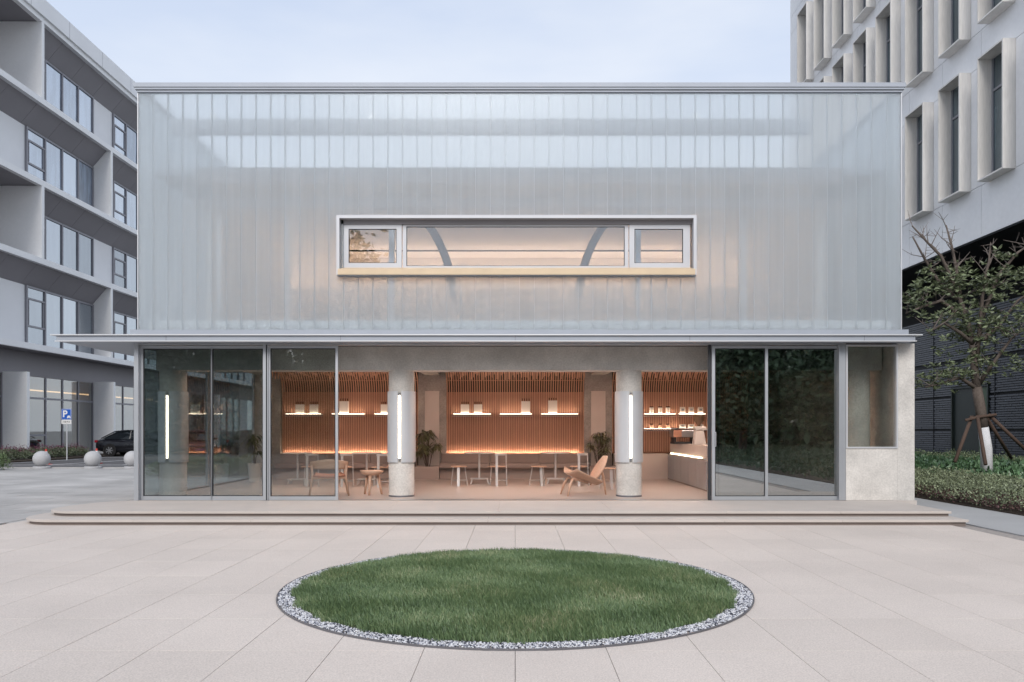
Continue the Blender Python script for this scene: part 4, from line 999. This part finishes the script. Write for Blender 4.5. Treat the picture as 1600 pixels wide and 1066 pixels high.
# ================================================================== vegetation
def shrub_mass(name, x0f, x1f, y0, y1, hf, zf, n, size, m, label, cat, kind='stuff', core=True, seed=1, red=0, group=None):
    r_ = np.random.default_rng(seed); yy = r_.uniform(y0, y1, n); u = r_.uniform(0, 1, n)
    xx = x0f(yy) + (x1f(yy) - x0f(yy)) * u
    bumps = .5 + .5 * np.sin(xx * 5.1 + 1.7 * np.sin(yy * 3.3)) * np.sin(yy * 4.7 + xx)
    edge = np.minimum(1, np.minimum(u, 1 - u) * 7 + .25)
    H = hf(xx, yy) * (.58 + .42 * bumps) * edge ** .5
    v = r_.uniform(0, 1, n) ** .55
    C = np.stack([xx, yy, zf(xx) + H * v], 1)
    V, Q = leaves_np(C, size * r_.uniform(.6, 1.4, n), size * .5 * r_.uniform(.7, 1.3, n), up=.5, r=r_)
    o = np_mesh(name, V, Q, m); tag(o, label, cat, group, kind); return o
zb_ = lambda x: GZ + .02 + (x - 8.6) / 5.8 * .33
xe = lambda y: 8.62 - .0 * y
# front shrubs (along the path): green with reddish bases
shrub_mass('shrub_bed', lambda y: 8.62 + 0 * y, lambda y: 10.6 + 0 * y, -2.0, 12, lambda x, y: .46 + 0 * x, zb_, 42000, .055, 'leaf_shrub', 'clipped olive green shrub mass beside the concrete path', 'shrubs', seed=11)
shrub_mass('shrub_base', lambda y: 8.60 + 0 * y, lambda y: 9.5 + 0 * y, -2.0, 12, lambda x, y: .24 + 0 * x, zb_, 16000, .05, 'leaf_red', 'reddish brown foot of the shrubs along the path edge', 'shrubs', seed=12)
shrub_mass('ground_cover', lambda y: 10.5 + 0 * y, lambda y: 14.4 + 0 * y, -1.0, 14, lambda x, y: .34 + 0 * x, zb_, 15000, .13, 'leaf_broad', 'broad-leaved green ground cover under the staked tree', 'ground cover', seed=13)
shrub_mass('back_hedge', lambda y: 13.5 + 0 * y, lambda y: 14.4 + 0 * y, 1.0, 16, lambda x, y: .50 + 0 * x, zb_, 9000, .06, 'leaf', 'low hedge at the foot of the black tiled wall', 'hedge', seed=14)
MB().box(9.6, 10.7, .6, 1.1, GZ + .05, GZ + .38).build('drain_block', 'kerb'); tag(bpy.data.objects['drain_block'], 'small pale concrete block half hidden in the shrubs beside the pavilion wall', 'concrete block')
# right bed that goes on towards and behind the camera
shrub_mass('side_shrubs', lambda y: 8.62 + 0 * y, lambda y: 14.3 + 0 * y, -30, -2.0, lambda x, y: .4 + 0 * x, zb_, 22000, .12, 'leaf_dark', 'dark low shrubs running on along the path beside the plaza', 'shrubs', seed=15)
# left hedge with pink flowers
shrub_mass('left_hedge', lambda y: -24.4 + 0 * y, lambda y: -23.2 + 0 * y, 16, dist(42.4), lambda x, y: .52 + 0 * x, lambda x: GZ + .05 + 0 * x, 16000, .085, 'leaf_shrub', 'long low brown-green hedge in front of the office windows', 'hedge', seed=21)
shrub_mass('red_flowers', lambda y: -24.3 + 0 * y, lambda y: -23.3 + 0 * y, 16, dist(42.4), lambda x, y: .62 + 0 * x, lambda x: GZ + .15 + 0 * x, 3200, .07, 'petal', 'dark pink flowering tips on the long low hedge', 'flowers', seed=22)
shrub_mass('box_shrub', lambda y: -20.6 + 0 * y, lambda y: -18.6 + 0 * y, dist(27.2), dist(28.6), lambda x, y: .62 + 0 * x, lambda x: GZ + 0 * x, 9000, .06, 'leaf_light', 'bright green clipped shrub at the left edge beside the ball bollards', 'shrub', kind=None, seed=23)
shrub_mass('inner_hedge', lambda y: -11.6 + 0 * y, lambda y: -7.6 + 0 * y, 10.2, 12.4, lambda x, y: .62 + 0 * x, lambda x: GZ + 0 * x, 14000, .08, 'leaf', 'low green hedge seen through the left glass doors', 'hedge', kind=None, seed=24)
# staked tree
TY = 4.8; tx, tz0 = X(1541, TY), .0
tree = thing('staked_tree', (tx, TY, tz0), 'young evergreen tree with bare top twigs, whitewashed trunk base and three stakes', 'tree')
def pp(px, py, dy=0): x, z = P(px, py, TY + dy); return (x, TY + dy, z)
b = MB(); b.tube([(tx + .02, TY, .05), pp(1541, 700), pp(1536, 668)], [.135, .13, .12], 12); b.build('whitewashed_base', 'limewash', tree, smooth=True)
b = MB(); b.tube([pp(1536, 668.3), pp(1532, 640), pp(1526, 605)], [.118, .12, .11], 12)
b.tube([pp(1526, 606), pp(1522, 570, .05), pp(1518, 530, .1), pp(1508, 490, .15), pp(1498, 462, .2)], [.10, .085, .07, .06, .05], 10); b.build('trunk', 'bark', tree, smooth=True)
limbs = [[(1498, 463, .2), (1484, 430, .1), (1470, 400, 0), (1450, 380, -.05), (1425, 353, -.1)], [(1500, 465, .2), (1494, 420, .2), (1487, 385, .2), (1478, 352, .2)], [(1496, 468, .2), (1470, 445, .3), (1445, 405, .35), (1426, 370, .4)], [(1526, 560, .05), (1532, 500, -.1), (1537, 440, -.15), (1545, 410, -.2), (1548, 380, -.2)], [(1530, 600, 0), (1550, 570, -.2), (1580, 530, -.4), (1615, 500, -.5)], [(1533, 500, -.1), (1560, 430, -.1), (1590, 395, -.1), (1612, 380, -.1)], [(1522, 540, .1), (1500, 520, -.2), (1475, 505, -.3), (1450, 520, -.4)], [(1510, 500, .1), (1470, 470, .0), (1440, 480, 0), (1415, 490, 0)], [(1530, 610, 0), (1500, 590, -.1), (1470, 600, -.2), (1445, 605, -.2)], [(1537, 530, -.1), (1560, 510, .3), (1590, 470, .5), (1620, 450, .6)]]
tips = []; tw_ = MB(); lb = MB()
random.seed(5)
for L in limbs:
    pts = [Vector(pp(*q)) for q in L]; r0 = .055 if pts[0].z > 2 else .06
    lb.tube(pts, [r0 * (1 - .7 * i / (len(pts) - 1)) for i in range(len(pts))], 7)
    for i in range(1, len(pts)):
        for q in range(4):
            a = pts[i - 1].lerp(pts[i], random.random()); d = Vector((random.uniform(-1, 1), random.uniform(-1, 1), random.uniform(.1, 1.2))).normalized() * random.uniform(.25, .6); m_ = a + d * .5 + Vector((random.uniform(-.06, .06),) * 3)
            tw_.tube([a, m_, a + d], [.014, .009, .004], 4); tips.append(a + d)
            for k_ in range(2):
                e_ = m_ + Vector((random.uniform(-1, 1), random.uniform(-1, 1), random.uniform(-.2, 1))).normalized() * random.uniform(.15, .3); tw_.tube([m_, e_], [.007, .003], 4); tips.append(e_)
lb.build('limb', 'bark', tree, smooth=True); tag(tw_.build('twigs', 'twig', tree), kind='stuff')
CC = []; DD = []
r_ = np.random.default_rng(31)
def zmax_at(px): return 400 if px > 1500 else 425
for tp in tips:
    s = F / (D + tp.y); px = 805 + tp.x * s; py = 672 - (tp.z - EYE) * s
    if py < 415 and px < 1560: continue
    if py < 395: continue
    for q in range(r_.integers(2, 4)):
        c0 = np.array(tp) + r_.normal(0, .10, 3)
        if r_.random() < .45: continue
        m = r_.integers(7, 13)
        for k_ in range(m):
            th = 6.28 * k_ / m + r_.uniform(-.3, .3); el = r_.uniform(-.3, .9); CC.append(c0); DD.append((math.cos(th) * math.cos(el), math.sin(th) * math.cos(el), math.sin(el)))
# extra leaf clumps placed by region
for (cx_, cy_, rx, ry, n_) in ((1432, 470, 26, 42, 26), (1515, 440, 45, 28, 26), (1575, 440, 38, 34, 30), (1560, 500, 50, 40, 34), (1480, 540, 35, 28, 26), (1545, 570, 50, 32, 28), (1500, 500, 35, 25, 22), (1455, 605, 28, 8, 8), (1590, 560, 25, 50, 16), (1490, 575, 30, 16, 8)):
    for q in range(int(n_ * .7)):
        px = cx_ + r_.normal(0, .55) * rx; py = cy_ + r_.normal(0, .55) * ry; dy = r_.normal(0, .5)
        c0 = np.array(pp(px, py, dy)); m = r_.integers(8, 14)
        for k_ in range(m):
            th = 6.28 * k_ / m + r_.uniform(-.3, .3); el = r_.uniform(-.4, .9); CC.append(c0 + r_.normal(0, .02, 3)); DD.append((math.cos(th) * math.cos(el), math.sin(th) * math.cos(el), math.sin(el)))
CC = np.array(CC); DD = np.array(DD); n = len(CC)
V, Q = leaves_np(CC, r_.uniform(.09, .17, n), r_.uniform(.032, .055, n), r=r_, norm=DD)
np_mesh('leaves', V, Q, 'leaf', tree)
st = thing('tree_stakes', (tx, TY, .05), 'three dark wooden stakes lashed in a tripod round the whitewashed trunk', 'tree stakes')
for a, c in ((pp(1492, 722, -.4), pp(1518, 652, -.02)), (pp(1540, 726, -.9), pp(1527, 650, -.13)), (pp(1612, 712, .1), pp(1545, 648, .0)), (pp(1580, 716, 1.0), pp(1540, 650, .15))):
    MB().tube([a, c], .042, 8).build('pole', 'stake', st, smooth=True)
b = MB(); b.tube([pp(1508, 657, -.1), pp(1528, 652, -.16), pp(1556, 648, -.05)], .035, 8); b.tube([pp(1515, 652, .14), pp(1550, 650, .15)], .035, 8); b.build('cross_brace', 'stake', st)

# trees behind the viewer (they show in the glass) --------------------------------------
def crown_tree(x, y, H, Rr, label, seed, m='leaf_dark', n=11000, ls=.42):
    t = thing('evergreen_tree', (x, y, GZ), label, 'tree', 'evergreen trees across the plaza mirrored in the glass'); r_ = np.random.default_rng(seed)
    MB().tube([(0, 0, 0), (.1, 0, H * .35), (0, .1, H * .7)], [.22, .17, .08], 8).build('trunk', 'bark', t, world=False)
    nb = 34; cen = r_.normal(0, 1, (nb, 3)); cen /= np.linalg.norm(cen, axis=1)[:, None]; cen *= r_.uniform(.35, .95, (nb, 1)) * np.array([Rr, Rr, H * .42]); cen[:, 2] += H * .56
    idx = r_.integers(0, nb, n); C = cen[idx] + r_.normal(0, 1, (n, 3)) * Rr * .2
    V, Q = leaves_np(C, r_.uniform(.6, 1.3, n) * ls, r_.uniform(.3, .6, n) * ls, r=r_); o = np_mesh('crown', V, Q, m); o.parent = t
    return t
tl_ = [(-9.5, -26, 12.5, 3.2, 'tall dark tree mirrored at the left of the upper window'), (-14.5, -27, 9, 3.0, 'dark tree across the plaza, far left of the row'), (11.5, -25, 8.0, 2.8, 'dark tree beside the path, mirrored in the right glass door'), (15.5, -22, 9, 3.0, 'dark tree mirrored at the right edge of the right glass door'), (18.5, -28, 9, 3.4, 'dark tree at the right end of the mirrored row'), (-20, -24, 9, 3.3, 'dark tree at the left end of the mirrored row'), (5.5, -31, 6.0, 2.8, 'lower dark tree in the middle of the mirrored row'), (-3.5, -33, 7.0, 3.0, 'lower dark tree left of the middle of the mirrored row')]
for i, (x, y, H, Rr, lbq) in enumerate(tl_): crown_tree(x, y, H, Rr, lbq, 50 + i)

# ================================================================== bollards, sign, cones
for i, (px, lbq) in enumerate(((65, 'round stone ball bollard at the far left of the three'), (145, 'round stone ball bollard in the middle, before the parked black car'), (207, 'round stone ball bollard partly hidden by the pavilion corner'))):
    d = 29.2; x = (px - 805) * d / F; t = thing('ball_bollard', (x, d - D, GZ), lbq, 'bollard', 'stone ball bollards at the road edge')
    MB().lathe([(.30, 0), (.30, .06), (.27, .08)], 28).build('base', 'granite', t, world=False)
    pf = [(.30 * math.sin(a), .36 - .30 * math.cos(a)) for a in [math.pi * (.06 + .94 * k / 16) for k in range(16)]] + [(.002, .66)]
    MB().lathe(pf, 28).build('ball', 'granite', t, world=False, smooth=True)
sd = 37.0; sg = thing('parking_sign', ((104.5 - 805) * sd / F, sd - D, GZ), 'blue parking sign with a white P and car symbol on a grey post', 'sign')
s_ = F / sd; zz = lambda py: EYE - (py - 672) / s_ - GZ; ww = 15.5 / s_ / 2
MB().tube([(0, 0, 0), (0, 0, zz(640))], .03, 10).build('post', 'aluminium_white', sg, world=False)
MB().box(-ww, ww, -.045, -.032, zz(656), zz(639)).build('sign_plate', 'sign_blue', sg, world=False)
rf = MB(); rect_frame(rf, -ww + .012, ww - .012, -.0475, -.0455, zz(656) + .012, zz(639) - .012, .012); rf.build('sign_border', 'white_paint', sg, world=False)
MB().box(-ww, ww, -.045, -.032, zz(662.5), zz(656.6)).build('sub_plate', 'white_paint', sg, world=False)
def text(body, size, loc, m, parent, name, bold=.0, sx=1.0):
    c = bpy.data.curves.new(name, 'FONT'); c.body = body; c.size = size; c.extrude = .002; c.offset = bold; c.align_x = 'CENTER'; c.align_y = 'CENTER'
    o = bpy.data.objects.new(name, c); col.objects.link(o); o.location = loc; o.rotation_euler = (R(90), 0, 0); o.scale = (sx, 1, 1); o.parent = parent; c.materials.append(MATS[m])
    bpy.context.view_layer.update(); me = bpy.data.meshes.new_from_object(o.evaluated_get(bpy.context.evaluated_depsgraph_get())); n = bpy.data.objects.new(name, me); col.objects.link(n)
    n.location = loc; n.rotation_euler = (R(90), 0, 0); n.scale = (sx, 1, 1); n.parent = parent; bpy.data.objects.remove(o)
    return n
text('P', .44, (-.065, -.049, zz(647.3)), 'white_paint', sg, 'letter_p', .012)
b = MB(); cx_, cz_ = .115, zz(652)
b.prism([(cx_ - .085, cz_ - .03), (cx_ + .085, cz_ - .03), (cx_ + .085, cz_ + .02), (cx_ + .06, cz_ + .03), (cx_ + .045, cz_ + .075), (cx_ - .045, cz_ + .075), (cx_ - .06, cz_ + .03), (cx_ - .085, cz_ + .02)], -.049, -.0458, 'y')
b.box(cx_ - .075, cx_ - .045, -.049, -.0458, cz_ - .055, cz_ - .031); b.box(cx_ + .045, cx_ + .075, -.049, -.0458, cz_ - .055, cz_ - .031); b.build('car_symbol', 'white_paint', sg, world=False)
text('小型汽车', .095, (0, -.049, zz(659.6)), 'black_print', sg, 'sub_plate_text', 0)
for px, d, lbq in ((72, 32.5, 'red and white traffic cone behind the left ball bollard'), (151, 33.5, 'red and white traffic cone behind the middle ball bollard')):
    t = thing('traffic_cone', ((px - 805) * d / F, d - D, GZ - .01), lbq, 'traffic cone', 'traffic cones behind the bollards')
    MB().box(-.17, .17, -.17, .17, 0, .03).build('base', 'cone_red', t, world=False)
    for z0, z1, m in ((.03, .22, 'cone_red'), (.22, .34, 'white_paint'), (.34, .46, 'cone_red'), (.46, .56, 'white_paint'), (.56, .66, 'cone_red')):
        rr_ = lambda z: .13 * (1 - z / .8) + .01
        MB().lathe([(rr_(z0), z0 + .0005), (rr_(z1), z1 - .0005)], 16).build('cone_band', m, t, world=False)

# ================================================================== cars
def car(loc, rz, paint, label, L=4.6, W=1.8, H=1.45):
    """sedan, front towards +x local"""
    t = thing('parked_car', loc, label, 'car', 'cars parked beside the office building', rz)
    # stations: x, bottom z, belt z, half width
    ST = [(-2.30, .42, .78, .62), (-2.24, .30, .92, .76), (-2.0, .22, .99, .85), (-1.4, .20, 1.0, .89), (-.6, .19, .97, .90), (.4, .19, .95, .90), (1.1, .19, .93, .90), (1.6, .20, .86, .88), (2.05, .23, .76, .82), (2.26, .30, .66, .70), (2.32, .40, .56, .58)]
    b = MB(); prof = 10
    for x, zb0, zt0, hw in ST:
        ring_ = [(-hw * .80, zb0), (-hw * .97, zb0 + .08), (-hw, zb0 + (zt0 - zb0) * .45), (-hw * .97, zb0 + (zt0 - zb0) * .85), (-hw * .86, zt0), (hw * .86, zt0 + .0), (hw * .97, zb0 + (zt0 - zb0) * .85), (hw, zb0 + (zt0 - zb0) * .45), (hw * .97, zb0 + .08), (hw * .80, zb0)]
        b.v += [(x, a, z) for a, z in ring_]
    for i in range(len(ST) - 1):
        for k in range(prof): b.f.append((i * prof + k, i * prof + (k + 1) % prof, (i + 1) * prof + (k + 1) % prof, (i + 1) * prof + k))
    b.f.append(tuple(reversed(range(prof)))); e = (len(ST) - 1) * prof; b.f.append(tuple(e + i for i in range(prof)))
    b.build('body', paint, t, world=False, smooth=True, sub=1)
    # greenhouse
    GS = [(-1.85, .97, .98, .70), (-1.15, .95, 1.36, .66), (-.5, .94, 1.44, .64), (.1, .93, 1.44, .64), (.55, .92, 1.34, .66), (1.25, .88, .93, .72)]
    def green(GS, inset, name, m, z_from=None):
        b = MB()
        for x, z0, z1, hw in GS: b.v += [(x, -hw - .10, z0), (x, -hw - .04, z0 + (z1 - z0) * .5), (x, -hw + .06, z1), (x, hw - .06, z1), (x, hw + .04, z0 + (z1 - z0) * .5), (x, hw + .10, z0)]
        for i in range(len(GS) - 1):
            for k in range(5): b.f.append((i * 6 + k, i * 6 + k + 1, i * 6 + 7 + k, i * 6 + 6 + k))
        return b.build(name, m, t, world=False, smooth=True)
    green(GS, 0, 'windows', 'car_glass')
    rfm = MB().sheet(lambda u, v: (-1.2 + 1.72 * u, (v - .5) * 1.22 * (1 - .03 * math.cos(6.28 * u)), 1.375 + .085 * math.sin(math.pi * u) ** .7 - .02 * (2 * v - 1) ** 2), 8, 6); rfm.build('roof', paint, t, world=False, solid=.03, smooth=True)
    for s in (-1, 1):
        for p_ in ([(-1.9, s * .78, .99), (-1.2, s * .63, 1.38)], [(1.28, s * .80, .94), (.55, s * .64, 1.37)], [(-.35, s * .735, .96), (-.30, s * .62, 1.42)], [(-1.2, s * .63, 1.38), (-.5, s * .61, 1.44), (.1, s * .61, 1.44), (.55, s * .64, 1.37)]): MB().tube(p_, .03, 6).build('pillar', paint, t, world=False)
        MB().box(.72, .86, s * .93 - .09, s * .93 + .09, .95, 1.06).build('mirror', paint, t, world=False, bevel=.02)
        MB().box(-2.27, -2.12, s * .66 - .14, s * .66 + .14, .76, .90).build('tail_light', 'tail_red', t, world=False, bevel=.02)
        MB().box(2.02, 2.24, s * .62 - .16, s * .62 + .16, .60, .70).build('headlight', 'lamp_clear', t, world=False, bevel=.02)
    for wx_ in (-1.38, 1.42):
        for s in (-1, 1):
            tw2 = MB(); n_ = 28
            pr_ = [(.20, -.10), (.305, -.11), (.325, -.07), (.325, .07), (.305, .11), (.20, .10)]
            b = MB().lathe(pr_, n_); b.v = [(wx_ + v[0], s * .80 + v[2], .325 + v[1]) for v in b.v]; wo = b.build('wheel', 'tyre', t, world=False, smooth=False)
            b = MB()
            b.lathe([(.215, -.005), (.215, .005), (.19, .012), (.19, -.02)], 24, cap=False)
            b.lathe([(.05, -.03), (.05, .02)], 12)
            for k in range(7):
                a = 2 * math.pi * k / 7; c, sn = math.cos(a), math.sin(a); px_, py_ = -sn * .028, c * .028
                b.hexa([(c * .04 - px_, sn * .04 - py_, -.01), (c * .20 - px_, sn * .20 - py_, -.01), (c * .20 + px_, sn * .20 + py_, -.01), (c * .04 + px_, sn * .04 + py_, -.01), (c * .04 - px_, sn * .04 - py_, .01), (c * .20 - px_, sn * .20 - py_, .01), (c * .20 + px_, sn * .20 + py_, .01), (c * .04 + px_, sn * .04 + py_, .01)])
            b.v = [(wx_ + v[0], s * (.905) + v[2], .325 + v[1]) for v in b.v]; b.build('rim', 'rim', wo, world=False)
            # dark arch
            b = MB().lathe([(.36, -.07), (.37, .08)], 28); b.v = [(wx_ + v[0], s * .835 + v[2], .335 + v[1]) for v in b.v]; b.build('wheel_arch', 'tyre', t, world=False)
    MB().box(2.31, 2.335, -.22, .22, .40, .51).build('front_plate', 'plate_blue', t, world=False)
    MB().box(2.27, 2.325, -.5, .5, .53, .60).build('grille', 'gasket', t, world=False)
    MB().box(-2.325, -2.30, -.22, .22, .60, .71).build('rear_plate', 'plate_blue', t, world=False)
    return t
cd = 43.6
car0 = car(((158 - 805) * (cd) / F + 2.32, cd - D, GZ - .01), 0, 'car_black', 'black sedan parked side-on behind the ball bollards with silver wheels')
car((-17.2, 27.5, GZ - .01), R(-62), 'car_maroon', 'dark maroon sedan seen nose-on through the left glass door')
car((-13.9, 28.3, GZ - .01), R(-40), 'car_blue', 'dark blue sedan seen through the far left glass behind the bare mullion')
# hedge added behind the viewer to hide the bright horizon from mirrored views
shrub_mass('added_hedge', lambda y: -45 + 0 * y, lambda y: 45 + 0 * y, -38, -36, lambda x, y: 6.2 + 0 * x, lambda x: GZ + 0 * x, 36000, .8, 'leaf_dark', 'tall dark hedge added across the plaza to hide the mirrored bright horizon', 'hedge', seed=77)
struct(MB().box(9.0, 60, -33, -9, GZ - .03, GZ - .002).build('side_lawn', 'lawn_soil'))
struct(MB().box(-45, 45, -38.2, -37.6, GZ, 4.6).build('hedge_blocker', 'hedge_core'))  # unseen solid core added to stop bright gaps in the mirrored hedge
